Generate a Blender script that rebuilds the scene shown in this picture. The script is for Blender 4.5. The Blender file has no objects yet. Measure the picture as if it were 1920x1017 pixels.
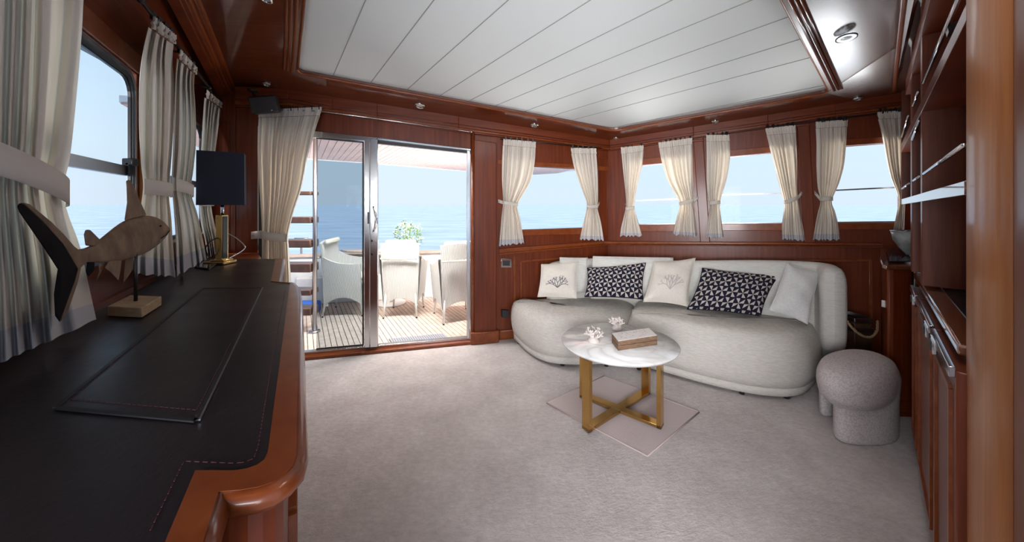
import bpy, math, random
from mathutils import Vector, Matrix
random.seed(7)
F, HZ, EYE = 640.0, 384.0, 1.4
C = bpy.context.scene.collection
sc = bpy.context.scene
# ---------------------------------------------------------------- camera
cam_d = bpy.data.cameras.new('camera'); cam = bpy.data.objects.new('camera', cam_d); C.objects.link(cam)
cam.location = (0, 0, EYE); cam.rotation_euler = (math.pi/2, 0, 0)
cam_d.sensor_width = 36; cam_d.lens = 36*F/1920; cam_d.shift_y = -(508.5-HZ)/1920
cam_d.clip_start = .02; cam_d.clip_end = 20000
sc.camera = cam
# ---------------------------------------------------------------- view, sky, light
sc.view_settings.view_transform = 'Standard'; sc.view_settings.look = 'None'
sc.view_settings.gamma = 1; sc.view_settings.use_curve_mapping = False
sc.view_settings.exposure = 0.0
sc.cycles.max_bounces = 10; sc.cycles.transparent_max_bounces = 16; sc.cycles.sample_clamp_indirect = 6
sc.cycles.caustics_reflective = False; sc.cycles.caustics_refractive = False
w = bpy.data.worlds.new('sky'); sc.world = w; w.use_nodes = True
nt = w.node_tree; nt.nodes.clear()
o_ = nt.nodes.new('ShaderNodeOutputWorld'); bg = nt.nodes.new('ShaderNodeBackground')
tc = nt.nodes.new('ShaderNodeTexCoord'); sx = nt.nodes.new('ShaderNodeSeparateXYZ'); cr = nt.nodes.new('ShaderNodeValToRGB')
nt.links.new(tc.outputs['Generated'], sx.inputs[0]); nt.links.new(sx.outputs[2], cr.inputs[0])
e = cr.color_ramp.elements
e[0].position = 0.0; e[0].color = (.66, .765, .89, 1); e[1].position = 1.0; e[1].color = (.40, .62, .92, 1)
m_ = e.new(.12); m_.color = (.64, .785, .91, 1); m_ = e.new(.45); m_.color = (.46, .67, .92, 1)
nt.links.new(cr.outputs[0], bg.inputs[0]); bg.inputs[1].default_value = 1.18
nt.links.new(bg.outputs[0], o_.inputs[0])
def lamp(name, kind, loc, rot, energy, color=(1, 1, 1), **k):
    d = bpy.data.lights.new(name, kind); d.energy = energy; d.color = color
    for a, b in k.items(): setattr(d, a, b)
    o = bpy.data.objects.new(name, d); o.location = loc; o.rotation_euler = rot; C.objects.link(o); return o
def aim(o, target):
    o.rotation_euler = (Vector(target)-o.location).to_track_quat('-Z', 'Y').to_euler()
sun = lamp('sun', 'SUN', (3, 8, 9), (0, 0, 0), 2.6, (1, .95, .88), angle=math.radians(3)); aim(sun, (-2.2, 4.6, 0))
# added fill lamp behind the camera, standing in for daylight from forward
fwd = lamp('forward_fill', 'AREA', (-.45, -2.1, 1.25), (0, 0, 0), 120, (.97, .97, 1), shape='RECTANGLE', size=3.4, size_y=1.2, spread=math.radians(100)); aim(fwd, (1.6, 3.2, 1.15))
# added lamps hidden behind bulwark and sofa wall, standing in for sunlight off water
glit_fill_a = lamp('sea_glitter_fill_aft', 'AREA', (.3, 6.0, -.4), (0, 0, 0), 560, (1, .97, .94), shape='RECTANGLE', size=6.0, size_y=1.2); aim(glit_fill_a, (-.3, 3.9, 2.3))
glit_fill_b = lamp('sea_glitter_fill_beam', 'AREA', (3.0, 4.25, .45), (0, 0, 0), 80, (1, .99, .97), shape='RECTANGLE', size=3.4, size_y=.9); aim(glit_fill_b, (1.4, 2.2, 2.5))
fill_top = lamp('overhead_fill', 'AREA', (1.35, .9, 2.50), (0, 0, 0), 70, (1, .96, .93), shape='RECTANGLE', size=1.4, size_y=1.1, spread=math.radians(120)); aim(fill_top, (1.0, 2.3, 0))  # added overhead fill out of view, brightens sofa seats and carpet
deck_l = lamp('deck_fill', 'AREA', (-1.15, 3.52, 2.16), (0, 0, 0), 180, (1, .98, .95), shape='RECTANGLE', size=2.2, size_y=.12); aim(deck_l, (-1.7, 4.9, .3))  # added fill hidden above the door head, brightens deck and chair backs

# ---------------------------------------------------------------- materials
def P_(m): return m.node_tree.nodes['Principled BSDF']
def mat(name, col=(.5, .5, .5), rough=.5, metal=0, coat=0, spec=.5, **k):
    m = bpy.data.materials.new(name); m.use_nodes = True
    b = m.node_tree.nodes['Principled BSDF']
    b.inputs['Base Color'].default_value = (*col, 1); b.inputs['Roughness'].default_value = rough
    b.inputs['Metallic'].default_value = metal; b.inputs['Coat Weight'].default_value = coat
    b.inputs['Specular IOR Level'].default_value = spec
    b.inputs['Coat Roughness'].default_value = k.get('coat_rough', .08)
    return m
def N(m, t, **k):
    n = m.node_tree.nodes.new(t)
    for a, b in k.items():
        if a.startswith('i_'):
            n.inputs[a[2:].replace('_', ' ')].default_value = b
        else: setattr(n, a, b)
    return n
def L(m, a, ai, b, bi): m.node_tree.links.new(a.outputs[ai], b.inputs[bi])
def tex_noise(m, scale, stretch=(1, 1, 1), detail=4, coord='Object', rough=.5, rot=(0, 0, 0)):
    t = N(m, 'ShaderNodeTexCoord'); mp = N(m, 'ShaderNodeMapping'); mp.inputs['Scale'].default_value = stretch
    mp.inputs['Rotation'].default_value = rot
    n = N(m, 'ShaderNodeTexNoise'); n.inputs['Scale'].default_value = scale; n.inputs['Detail'].default_value = detail
    n.inputs['Roughness'].default_value = rough
    L(m, t, coord, mp, 0); L(m, mp, 0, n, 0); return n
def ramp(m, src, si, cols):
    r = N(m, 'ShaderNodeValToRGB'); el = r.color_ramp.elements
    el[0].position, el[0].color = cols[0][0], (*cols[0][1], 1); el[1].position, el[1].color = cols[-1][0], (*cols[-1][1], 1)
    for p, c in cols[1:-1]: q = el.new(p); q.color = (*c, 1)
    L(m, src, si, r, 0); return r
def bump(m, src, si, strength, dist=.002):
    b = N(m, 'ShaderNodeBump'); b.inputs['Strength'].default_value = strength; b.inputs['Distance'].default_value = dist
    L(m, src, si, b, 'Height'); L(m, b, 0, m.node_tree.nodes['Principled BSDF'], 'Normal'); return b
def wood(name, dark, light, stretch, coat=.3, rough=.42, scale=3.0, coat_rough=.18, spec=.25):
    m = mat(name, light, rough, coat=coat, coat_rough=coat_rough, spec=spec)
    n = tex_noise(m, scale, stretch, 6, rough=.6)
    r = ramp(m, n, 0, [(.3, dark), (.55, tuple((a+b)/2 for a, b in zip(dark, light))), (.75, light)])
    n2 = tex_noise(m, .9, (1, 1, 1), 2)
    mx = N(m, 'ShaderNodeMix', data_type='RGBA', blend_type='MULTIPLY'); mx.inputs[0].default_value = .5
    r2 = ramp(m, n2, 0, [(.3, (.72, .72, .72)), (.7, (1.1, 1.1, 1.1))])
    L(m, r, 0, mx, 6); L(m, r2, 0, mx, 7); L(m, mx, 2, P_(m), 'Base Color')
    return m
CH_D, CH_L = (.100, .0155, .0035), (.200, .040, .0095)
cherry_v = wood('cherry_vertical_grain', CH_D, CH_L, (14, 14, .7))
cherry_h = wood('cherry_horizontal_grain', CH_D, CH_L, (.8, .8, 16))
cherry_gloss = wood('cherry_high_gloss', (.085, .016, .005), (.155, .036, .011), (1, 8, 8), coat=1.0, rough=.3, coat_rough=.10)
P_(cherry_gloss).inputs['Coat IOR'].default_value = 2.0
cherry_mirror = wood('cherry_mirror_lacquer', (.085, .019, .008), (.155, .042, .017), (1, 8, 8), coat=1.0, rough=.3, coat_rough=.26)
P_(cherry_mirror).inputs['Coat IOR'].default_value = 3.6
cherry_light = wood('cherry_light_pillar', (.34, .105, .022), (.47, .18, .042), (16, 16, .6), coat=.25, rough=.4, coat_rough=.14)
cherry_edge = wood('cherry_edge_trim', (.165, .032, .007), (.265, .068, .016), (6, 6, 6), coat=.4, rough=.35, coat_rough=.14)
cherry_desk = wood('cherry_desk_border', (.13, .027, .006), (.21, .053, .013), (5, 5, 12), coat=.45, rough=.35, coat_rough=.12)
white_panel = mat('white_ceiling_paint', (.60, .625, .615), .75, coat=.0)
joint_mat = mat('ceiling_joint_shadow', (.28, .29, .28), .8)
chrome = mat('polished_steel', (.62, .62, .63), .16, metal=1)
steel = mat('brushed_steel', (.42, .42, .44), .32, metal=1)
dark_metal = mat('dark_bronze_metal', (.035, .03, .03), .35, metal=.6)
black_rubber = mat('black_rubber', (.012, .012, .014), .5)
brass = mat('polished_brass', (.62, .38, .13), .17, metal=1)
gold = mat('gold_lamp_metal', (.60, .42, .17), .22, metal=1)
def glass_mat(name, tint, gl=.06):
    m = bpy.data.materials.new(name); m.use_nodes = True; nt = m.node_tree; nt.nodes.clear()
    o = nt.nodes.new('ShaderNodeOutputMaterial'); t = nt.nodes.new('ShaderNodeBsdfTransparent'); g = nt.nodes.new('ShaderNodeBsdfGlossy')
    x = nt.nodes.new('ShaderNodeMixShader'); lw = nt.nodes.new('ShaderNodeLayerWeight'); lw.inputs[0].default_value = .5
    pw = nt.nodes.new('ShaderNodeMath'); pw.operation = 'POWER'; pw.inputs[1].default_value = 5; nt.links.new(lw.outputs['Facing'], pw.inputs[0])
    f = nt.nodes.new('ShaderNodeMath'); f.operation = 'MULTIPLY_ADD'; f.inputs[1].default_value = .25; f.inputs[2].default_value = .0012; nt.links.new(pw.outputs[0], f.inputs[0])
    t.inputs[0].default_value = (*tint, 1); g.inputs['Roughness'].default_value = .02
    nt.links.new(f.outputs[0], x.inputs[0]); nt.links.new(t.outputs[0], x.inputs[1]); nt.links.new(g.outputs[0], x.inputs[2]); nt.links.new(x.outputs[0], o.inputs[0])
    return m
glass_clear = glass_mat('clear_window_glass', (.97, .985, .99)); glass_tint = glass_mat('grey_tinted_door_glass', (.66, .71, .74))
# carpet
carpet = mat('pale_mauve_carpet', (.6, .56, .55), .95, spec=.1)
n = tex_noise(carpet, 3.2, (1, 1, 1), 8, rough=.65); r = ramp(carpet, n, 0, [(.32, (.55, .505, .492)), (.52, (.63, .585, .57)), (.7, (.71, .665, .65))]); L(carpet, r, 0, P_(carpet), 'Base Color')
n = tex_noise(carpet, 34, (1, 1.6, 1), 9, rough=.78); bump(carpet, n, 0, .9, .012)
nz = tex_noise(carpet, 26, (1, 1.5, 1), 8, rough=.75); rz = ramp(carpet, nz, 0, [(.3, (.82, .81, .80)), (.7, (1.1, 1.1, 1.1))]); mz = N(carpet, 'ShaderNodeMix', data_type='RGBA', blend_type='MULTIPLY'); mz.inputs[0].default_value = 1
L(carpet, r, 0, mz, 6); L(carpet, rz, 0, mz, 7); L(carpet, mz, 2, P_(carpet), 'Base Color')
mat_rug = mat('pinkish_rug_pile', (.52, .45, .44), .95, spec=.1); n = tex_noise(mat_rug, 200, (1, 1, 1), 3); bump(mat_rug, n, 0, .5, .004)
mat_edge = mat('rug_bound_edge', (.42, .34, .33), .9, spec=.1)
# fabrics
def fabric(name, a, b, s1=(60, 60, 400), bs=.4, rough=.9):
    m = mat(name, a, rough, spec=.15); n = tex_noise(m, 1, s1, 3, rough=.7); r = ramp(m, n, 0, [(.35, a), (.65, b)]); L(m, r, 0, P_(m), 'Base Color')
    n2 = tex_noise(m, 1, (420, 420, 420), 2); bump(m, n2, 0, bs, .0015); return m
sofa_fab = fabric('sofa_linen_weave', (.52, .49, .45), (.63, .60, .56), (26, 26, 170))
sofa_seat = fabric('sofa_seat_linen', (.40, .37, .325), (.50, .47, .42), (70, 70, 70))
sofa_back_fab = fabric('sofa_back_linen', (.54, .53, .49), (.64, .63, .59), (20, 20, 150))
cream_pil = fabric('cream_cotton', (.64, .59, .52), (.70, .66, .59), (90, 90, 90), .25)
grey_pil = fabric('pale_grey_linen', (.58, .585, .57), (.68, .68, .665), (60, 60, 200), .3)
boucle = mat('boucle_wool', (.50, .46, .45), .95, spec=.1)
v = N(boucle, 'ShaderNodeTexVoronoi'); v.inputs['Scale'].default_value = 110; t = N(boucle, 'ShaderNodeTexCoord'); L(boucle, t, 'Object', v, 0); bump(boucle, v, 0, -.9, .006)
r = ramp(boucle, v, 0, [(0, (.58, .54, .53)), (.8, (.40, .365, .36))]); L(boucle, r, 0, P_(boucle), 'Base Color')
def cloth_mat(name, col, tl=.35):
    m = bpy.data.materials.new(name); m.use_nodes = True; nt = m.node_tree; b = nt.nodes['Principled BSDF']; o = nt.nodes['Material Output']
    b.inputs['Base Color'].default_value = (*col, 1); b.inputs['Roughness'].default_value = .9; b.inputs['Specular IOR Level'].default_value = .15
    t = nt.nodes.new('ShaderNodeBsdfTranslucent'); t.inputs[0].default_value = (col[0]*1.02, col[1]*.94, col[2]*.80, 1); x = nt.nodes.new('ShaderNodeMixShader'); x.inputs[0].default_value = tl
    nt.links.new(b.outputs[0], x.inputs[1]); nt.links.new(t.outputs[0], x.inputs[2]); nt.links.new(x.outputs[0], o.inputs[0])
    n = tex_noise(m, 260, (1, 1, .3), 2); bump(m, n, 0, .25, .001)
    return m
curtain_mat = cloth_mat('cream_curtain_cloth', (.76, .705, .625), .22); hem_mat = cloth_mat('pale_grey_curtain_hem', (.58, .58, .61), .2)
tie_mat = cloth_mat('cream_tie_back_cloth', (.64, .60, .54), .1)
# leather
leather = mat('black_leather', (.010, .007, .009), .34, spec=.36); n = tex_noise(leather, 42, (1, 1, 1), 6, rough=.65); bump(leather, n, 0, .22, .003)
n = tex_noise(leather, 5, (1, 1, 1), 3); rr = N(leather, 'ShaderNodeMapRange'); rr.inputs[3].default_value = .26; rr.inputs[4].default_value = .46; L(leather, n, 0, rr, 0); L(leather, rr, 0, P_(leather), 'Roughness')
thread = mat('dark_red_thread', (.05, .006, .009), .7)
groove = mat('black_groove', (.004, .004, .006), .5)
# ---------------------------------------------------------------- mesh helpers
class MB:
    def __init__(s): s.v = []; s.f = []
    def add(s, vs, fs):
        b = len(s.v); s.v += [Vector(p) for p in vs]; s.f += [tuple(b+i for i in f) for f in fs]; return s
    def loftp(s, a, b):          # prism between two equal point loops
        n = len(a); return s.add(list(a)+list(b), [tuple(range(n))[::-1], tuple(range(n, 2*n))]+[(i, (i+1) % n, n+(i+1) % n, n+i) for i in range(n)])
    def box(s, c, d, R=None):
        c = Vector(c); R = R or Matrix.Identity(3); h = [x/2 for x in d]
        P = [c+R@Vector((x*h[0], y*h[1], z*h[2])) for z in (-1, 1) for x, y in ((-1, -1), (1, -1), (1, 1), (-1, 1))]
        return s.loftp(P[:4], P[4:])
    def bar(s, p, q, wd, ht, up=(0, 0, 1)):
        p, q = Vector(p), Vector(q); d = (q-p).normalized(); sd = d.cross(Vector(up)).normalized(); u = sd.cross(d)
        K = [sd*x*wd/2+u*y*ht/2 for x, y in ((-1, -1), (1, -1), (1, 1), (-1, 1))]
        return s.loftp([p+k for k in K], [q+k for k in K])
    def tube(s, pts, r, n=8, cap=True):
        pts = [Vector(p) for p in pts]; rs = r if isinstance(r, (list, tuple)) else [r]*len(pts); rings = []; prev = None
        for i, p in enumerate(pts):
            d = (pts[min(i+1, len(pts)-1)]-pts[max(i-1, 0)]).normalized()
            if prev is None: a = d.orthogonal().normalized()
            else: a = (prev-d*prev.dot(d)).normalized()
            prev = a; b = d.cross(a); rings.append([p+(a*math.cos(t)+b*math.sin(t))*rs[i] for t in [2*math.pi*k/n for k in range(n)]])
        return s.rings(rings, cap)
    def rings(s, rings, cap=True, close=True):
        n = len(rings[0]); vs = [p for r in rings for p in r]; fs = []
        for i in range(len(rings)-1):
            for k in range(n if close else n-1):
                fs.append((i*n+k, i*n+(k+1) % n, (i+1)*n+(k+1) % n, (i+1)*n+k))
        if cap: fs += [tuple(range(n))[::-1], tuple(range((len(rings)-1)*n, len(rings)*n))]
        return s.add(vs, fs)
    def lathe(s, prof, c, n=32, sx=1, sy=1, cap=True):
        c = Vector(c); return s.rings([[c+Vector((r*sx*math.cos(t), r*sy*math.sin(t), z)) for t in [2*math.pi*k/n for k in range(n)]] for r, z in prof], cap)
    def ball(s, c, r, n=10, sc=(1, 1, 1)):
        c = Vector(c); R = []
        for i in range(n+1):
            a = math.pi*i/n-math.pi/2; rr = max(math.cos(a), .02)
            R.append([c+Vector((r*sc[0]*rr*math.cos(t), r*sc[1]*rr*math.sin(t), r*sc[2]*math.sin(a))) for t in [2*math.pi*k/(2*n) for k in range(2*n)]])
        return s.rings(R)
    def build(s, name, m, parent=None, smooth=False, bevel=0, subd=0, kind=None, seg=2):
        me = bpy.data.meshes.new(name); me.from_pydata([tuple(p) for p in s.v], [], s.f); me.update()
        ms = m if isinstance(m, list) else [m]
        for x in ms: me.materials.append(x)
        o = bpy.data.objects.new(name, me); C.objects.link(o)
        if parent is not None:
            o.parent = parent
            if parent.type == 'EMPTY': o.location = -parent.location
        if smooth:
            for p in me.polygons: p.use_smooth = True
        if bevel:
            b = o.modifiers.new('bevel', 'BEVEL'); b.width = bevel; b.segments = seg; b.limit_method = 'ANGLE'; b.angle_limit = .6
            if not smooth:
                for p in me.polygons: p.use_smooth = True
                me.set_sharp_from_angle(angle=.5)
        if subd:
            b = o.modifiers.new('subdivision', 'SUBSURF'); b.levels = b.render_levels = subd
        if kind: o['kind'] = kind
        import bmesh
        bm = bmesh.new(); bm.from_mesh(me); bmesh.ops.recalc_face_normals(bm, faces=bm.faces); bm.to_mesh(me); bm.free()
        return o
def thing(name, label, cat, loc=(0, 0, 0), group=None):
    o = bpy.data.objects.new(name, None); o.location = loc; o.empty_display_size = .05; C.objects.link(o)
    o['label'] = label; o['category'] = cat
    if group: o['group'] = group
    return o
def tag(o, label, cat, group=None):
    o['label'] = label; o['category'] = cat
    if group: o['group'] = group
    return o
def holder(name, loc=(0, 0, 0)):
    o = bpy.data.objects.new(name, None); o.location = loc; C.objects.link(o); o['kind'] = 'structure'; return o
# ---------------------------------------------------------------- survey of the room (directions taken from the photograph)
def ray(x, y): return Vector(((x-960)/F, 1, (HZ-y)/F))
def at(x, y, Y): return Vector((0, 0, EYE))+ray(x, y)*Y
def on_z(x, y, z=0.0):
    r = ray(x, y); return Vector((0, 0, EYE))+r*((z-EYE)/r.z)
CA, CB, CC = 2.934, -.0493, -.2099
def on_ceil(x, y, off=0):
    r = ray(x, y); t = (CA+off-EYE)/(r.z-CB*r.x-CC); return Vector((0, 0, EYE))+r*t
def zc(X, Y): return CA+CB*X+CC*Y
class Frame:                     # a vertical wall plane: o + u*s, n points into the room
    def __init__(s, o, u, n): s.o = Vector((*o, 0)); s.u = Vector((*u, 0)).normalized(); s.n = Vector((*n, 0)).normalized()
    def px(s, x, y, off=0):
        r = ray(x, y); t = ((s.o+s.n*off)-Vector((0, 0, EYE))).dot(s.n)/r.dot(s.n); return Vector((0, 0, EYE))+r*t
    def pz(s, x, z, off=0):
        p = s.px(x, HZ, off); p.z = z; return p
    def sv(s, q, z, off=0): p = s.o+s.u*q+s.n*off; p.z = z; return p
    def P(s, q, off): return s.px(q[0], q[1], off) if q[1] is not None else s.pz(q[0], q[2], off)
    def prism(s, mb, pts, front, back):
        a = [s.P(q, front) for q in pts]; d = s.n*(back-front); return mb.loftp(a, [p+d for p in a])
    def rect(s, mb, pts, front, back, w):     # moulding frame drawn inside a four-cornered outline
        a = [s.P(q, (front+back)/2) for q in pts]
        for i in range(4):
            mb.bar(a[i], a[(i+1) % 4], w, abs(front-back), s.n)
        return mb
WA = Frame((-2.608, 2.939), (1, .2415), (.2415, -1))
WB = Frame((1.077, 3.829), (1, -.5914), (-.5914, -1))
WC = Frame((3.065, 2.653), (-1.0543, -1), (-1, 1.0543))
WD = Frame((-2.608, 2.939), (.6203, -1), (1, .6203))

# ================================================================ floor and carpet
mb = MB(); mb.add([(-6, -3.2, 0), (5, -3.2, 0), (5, 4.5, 0)], [])  # outline below
mb = MB()
outline = [None, Vector((-2.66, 2.93, 0)), WA.pz(400, 0, -.01), WA.pz(1140, 0, -.03), WB.pz(1150, 0, -.03), WB.pz(1695, 0, -.03), WC.sv(0, 0, -.5), WC.sv(3.3, 0, -.5), Vector((2.2, -3.2, 0)), Vector((-3, -3.2, 0)), WD.sv(3.3, 0, -.05)]
mb.loftp([Vector((p.x, p.y, 0)) for p in outline[1:]], [Vector((p.x, p.y, -.06)) for p in outline[1:]])
fl = mb.build('floor', carpet); fl['kind'] = 'structure'
# ================================================================ wall_back (A): sliding door and aft window
wall = MB(); T = -.09
ZT = 2.75
for pts in ([(380, None, ZT), (489, None, ZT), (489, None, -.05), (380, None, -.05)],
            [(489, None, ZT), (884, None, ZT), (884, 279.5), (709, 258), (590, 246), (489, 236)],
            [(884, None, ZT), (934, None, ZT), (934, None, -.05), (884, None, -.05)],
            [(934, None, ZT), (1142, None, ZT), (1142, 321), (1075, 316), (1000, 311), (934, 307)],
            [(934, 307), (958, 309), (958, 433), (934, 434)],
            [(1108, 318), (1142, 321), (1142, 427), (1108, 428)],
            [(934, 434), (1142, 427), (1142, None, -.05), (934, None, -.05)]):
    WA.prism(wall, pts, 0, T)
wb_ = wall.build('wall_back', cherry_v); wb_['kind'] = 'structure'
# mouldings of wall A as parts
m = MB(); WA.rect(m, [(413, 228), (430, 229), (430, 470), (413, 470)], .006, 0, .012); m.build('panel_moulding', cherry_v, wb_, bevel=.003)
m = MB(); WA.prism(m, [(438, None, 2.3), (441, None, 2.3), (441, None, 1.0), (438, None, 1.0)], .01, 0); m.build('stile_bead', cherry_v, wb_)
m = MB(); WA.prism(m, [(934, 300), (1000, 303.5), (1075, 308), (1142, 313), (1142, 321), (1075, 316.5), (1000, 311.5), (934, 308)], .012, 0); m.build('window_header', cherry_edge, wb_, bevel=.003)
m = MB(); WA.prism(m, [(958, 432), (1108, 427.5), (1108, 439), (958, 443)], .015, 0); m.build('window_sill_board', cherry_edge, wb_, bevel=.004)
m = MB(); WA.prism(m, [(936, 467), (1132, 452.5), (1132, 458), (936, 475)], .055, 0); WA.prism(m, [(936, 475), (1132, 458), (1132, 461), (936, 479)], .03, 0); m.build('ledge_rail', cherry_edge, wb_, bevel=.006)
m = MB(); WA.rect(m, [(1123, 297), (1139, 299), (1139, 441), (1123, 441)], .008, 0, .012); m.build('panel_moulding', cherry_v, wb_, bevel=.003)
m = MB(); WA.prism(m, [(963, 479), (967, 479), (967, None, .05), (963, None, .05)], .014, 0); m.build('stile_bead', cherry_edge, wb_, bevel=.003)
m = MB(); WA.rect(m, [(977, 491), (1100, 480), (1100, None, .12), (977, None, .12)], .012, 0, .02); m.build('panel_moulding', cherry_edge, wb_, bevel=.004)
# wooden column right of the door with plinth
m = MB(); WA.prism(m, [(889, 262), (931, 268), (931, None, .0), (889, None, .0)], .045, -.01); m.build('door_column', cherry_v, wb_, bevel=.006)
m = MB()
pts = []
for k in range(9):
    a = math.pi*k/8; pts.append((math.cos(a), math.sin(a)))
b0 = WA.pz(886, 0, 0)
m.rings([[b0+WA.u*(-.022*c)+WA.n*(.05*s_+.0)+Vector((0, 0, z)) for c, s_ in pts] for z in (.0, 2.14)], True); m.build('rounded_casing', cherry_edge, wb_, smooth=True)
m = MB(); WA.prism(m, [(882.5, None, .12), (936, None, .12), (936, None, 0), (882.5, None, 0)], .075, 0); WA.prism(m, [(936, None, .1), (1125, None, .1), (1125, None, 0), (936, None, 0)], .02, 0); bb = m.build('baseboard_back', cherry_edge, bevel=.008); bb['kind'] = 'structure'
# threshold
m = MB(); WA.prism(m, [(484, None, .028), (884, None, .028), (884, None, 0), (484, None, 0)], .06, -.02); m.build('threshold_board', cherry_edge, wb_, bevel=.006)
# cornice along wall A: stepped mouldings
cor = holder('trim_1')
def strip(fr, up, lo, off, back, name, m, parent):
    mb = MB()
    for i in range(len(up)-1):
        fr.prism(mb, [up[i], up[i+1], lo[i+1], lo[i]], off, back)
    return mb.build(name, m, parent, bevel=.004)
Aup = [(440, 176), (540, 179), (623, 194), (707, 206), (860, 228), (1000, 249), (1143, 270)]
def lerp(a, b, t): return [(p[0]+(q[0]-p[0])*t, p[1]+(q[1]-p[1])*t) for p, q in zip(a, b)]
Alo = [(440, 200), (540, 201), (623, 213), (707, 226), (860, 247.5), (1000, 264), (1143, 283)]
strip(WA, [(x, y-14) for x, y in Aup], lerp(Aup, Alo, .25), .11, -.0, 'cornice_strip', cherry_h, cor)
strip(WA, lerp(Aup, Alo, .25), lerp(Aup, Alo, .55), .085, -.0, 'cornice_strip', cherry_h, cor)
strip(WA, lerp(Aup, Alo, .55), lerp(Aup, Alo, .8), .06, -.0, 'cornice_strip', cherry_edge, cor)
strip(WA, lerp(Aup, Alo, .8), Alo, .035, -.0, 'cornice_strip', cherry_h, cor)
# aft window glass
win = holder('window_1')
m = MB(); WA.prism(m, [(958, 309), (1108, 318), (1108, 428), (958, 433)], -.05, -.056); m.build('pane', glass_clear, win)
m = MB()
for a, b in (((958, 309), (1108, 318)), ((1108, 318), (1108, 428)), ((1108, 428), (958, 433)), ((958, 433), (958, 309))):
    m.bar(WA.px(*a, -.045), WA.px(*b, -.045), .02, .02, WA.n)
m.build('window_frame', dark_metal, win)
# ---- sliding door
door = holder('door_1')
m = MB(); WA.prism(m, [(486, 235), (590, 245.5), (709, 258), (709, 265.5), (590, 258), (486, 250)], .012, -.05); m.build('head_rail', chrome, door, bevel=.004)
m = MB(); WA.prism(m, [(705, 258.5), (884, 279.5), (884, 283), (705, 262)], .012, -.05); m.build('head_rail', chrome, door, bevel=.003)
m = MB(); WA.prism(m, [(705, 262), (884, 283), (884, 288), (705, 269)], -.005, -.05); m.build('track_channel', dark_metal, door)
m = MB(); WA.prism(m, [(875.5, 282), (881.5, 283), (881.5, None, .03), (875.5, None, .03)], .005, -.05); m.build('side_jamb', chrome, door, bevel=.003)
m = MB(); WA.prism(m, [(485, 236), (491, 236), (491, None, .03), (485, None, .03)], .01, -.05); m.build('side_jamb', black_rubber, door, bevel=.003)
m = MB(); WA.prism(m, [(483, 236), (485, 236), (485, None, .03), (483, None, .03)], .02, -.05); m.build('side_trim', chrome, door)
m = MB(); WA.prism(m, [(489, None, .055), (884, None, .055), (884, None, .03), (489, None, .03)], .0, -.05); m.build('sill_track', chrome, door, bevel=.003)
# tinted leaf
m = MB(); WA.prism(m, [(593, 259), (682, 267), (682, None, .07), (593, None, .07)], -.035, -.041); m.build('tinted_pane', glass_tint, door)
m = MB()
for a, b in (((593, 259, 0), (682, 267, 0)), ((681, 267, 0), (681, None, .07)), ((682, None, .065), (593, None, .065))):
    pa = WA.px(a[0], a[1], -.02) if a[1] else WA.pz(a[0], a[2], -.02); pb = WA.px(b[0], b[1], -.02) if b[1] else WA.pz(b[0], b[2], -.02)
    m.bar(pa, pb, .014, .012, WA.n)
m.build('gasket', black_rubber, door)
m = MB(); WA.prism(m, [(683, 258.5), (693, 259.5), (693, None, .05), (683, None, .05)], .022, -.03); m.build('leaf_stile', chrome, door, bevel=.004)
m = MB(); WA.prism(m, [(693.5, 259.5), (708.5, 261), (708.5, None, .05), (693.5, None, .05)], .03, -.03); st = m.build('leaf_stile', chrome, door, bevel=.005)
m = MB(); m.tube([WA.px(700, 388, .03), WA.px(701, 392, .06), WA.px(703, 400, .075), WA.px(704, 418, .075), WA.px(702, 430, .06), WA.px(700, 434, .03)], .008, 8); m.build('pull_handle', chrome, st, smooth=True)
m = MB(); WA.prism(m, [(698, 388), (705, 388), (705, 404), (698, 404)], .034, .03); m.build('handle_plate', chrome, st)
m = MB(); WA.prism(m, [(689, 398), (692, 398), (692, 420), (689, 420)], .028, .02); m.build('latch_plate', dark_metal, st)
for yy in (452, 477):
    m = MB(); c = WA.px(697.5, yy, .032); m.lathe([(.001, 0), (.009, 0), (.009, .004), (.001, .004)], (0, 0, 0), 12); m.v = [c+Matrix.Rotation(math.pi/2, 3, 'X')@p for p in m.v]; m.build('lock_cylinder', dark_metal, st)
# curtain rail over door
m = MB(); m.tube([WA.px(486, 205, .10), WA.px(604, 209, .10), WA.px(730, 226, .10), WA.px(884, 247.5, .10)], .006, 8); m.ball(WA.px(884, 247.5, .10), .012, 6)
for x, y in ((490, 205), (700, 222), (875, 246)): m.bar(WA.px(x, y, .10), WA.px(x, y, .0), .008, .008)
tag(m.build('curtain_rod', chrome, smooth=True), 'thin steel curtain rod running above the sliding glass door', 'curtain rod')

# ================================================================ wall_right (B): three windows
wall = MB()
topB = lambda x: 310-(x-1206)*.0985 if x < 1500 else 281.5-(x-1480)*.075
botB = lambda x: 422-(x-1190)*.010
wins = [(1180, 1291), (1339, 1486), (1538, 1693)]
xs = [1138]+[v for w_ in wins for v in w_]+[1712]
for i in range(0, len(xs), 2):
    WB.prism(wall, [(xs[i], topB(xs[i])), (xs[i+1], topB(xs[i+1])), (xs[i+1], botB(xs[i+1])), (xs[i], botB(xs[i]))], 0, T)
for i in range(len(xs)-1):
    WB.prism(wall, [(xs[i], None, ZT), (xs[i+1], None, ZT), (xs[i+1], topB(xs[i+1])), (xs[i], topB(xs[i]))], 0, T)
    WB.prism(wall, [(xs[i], botB(xs[i])), (xs[i+1], botB(xs[i+1])), (xs[i+1], None, -.05), (xs[i], None, -.05)], 0, T)
wr = wall.build('wall_right', cherry_v); wr['kind'] = 'structure'
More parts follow.
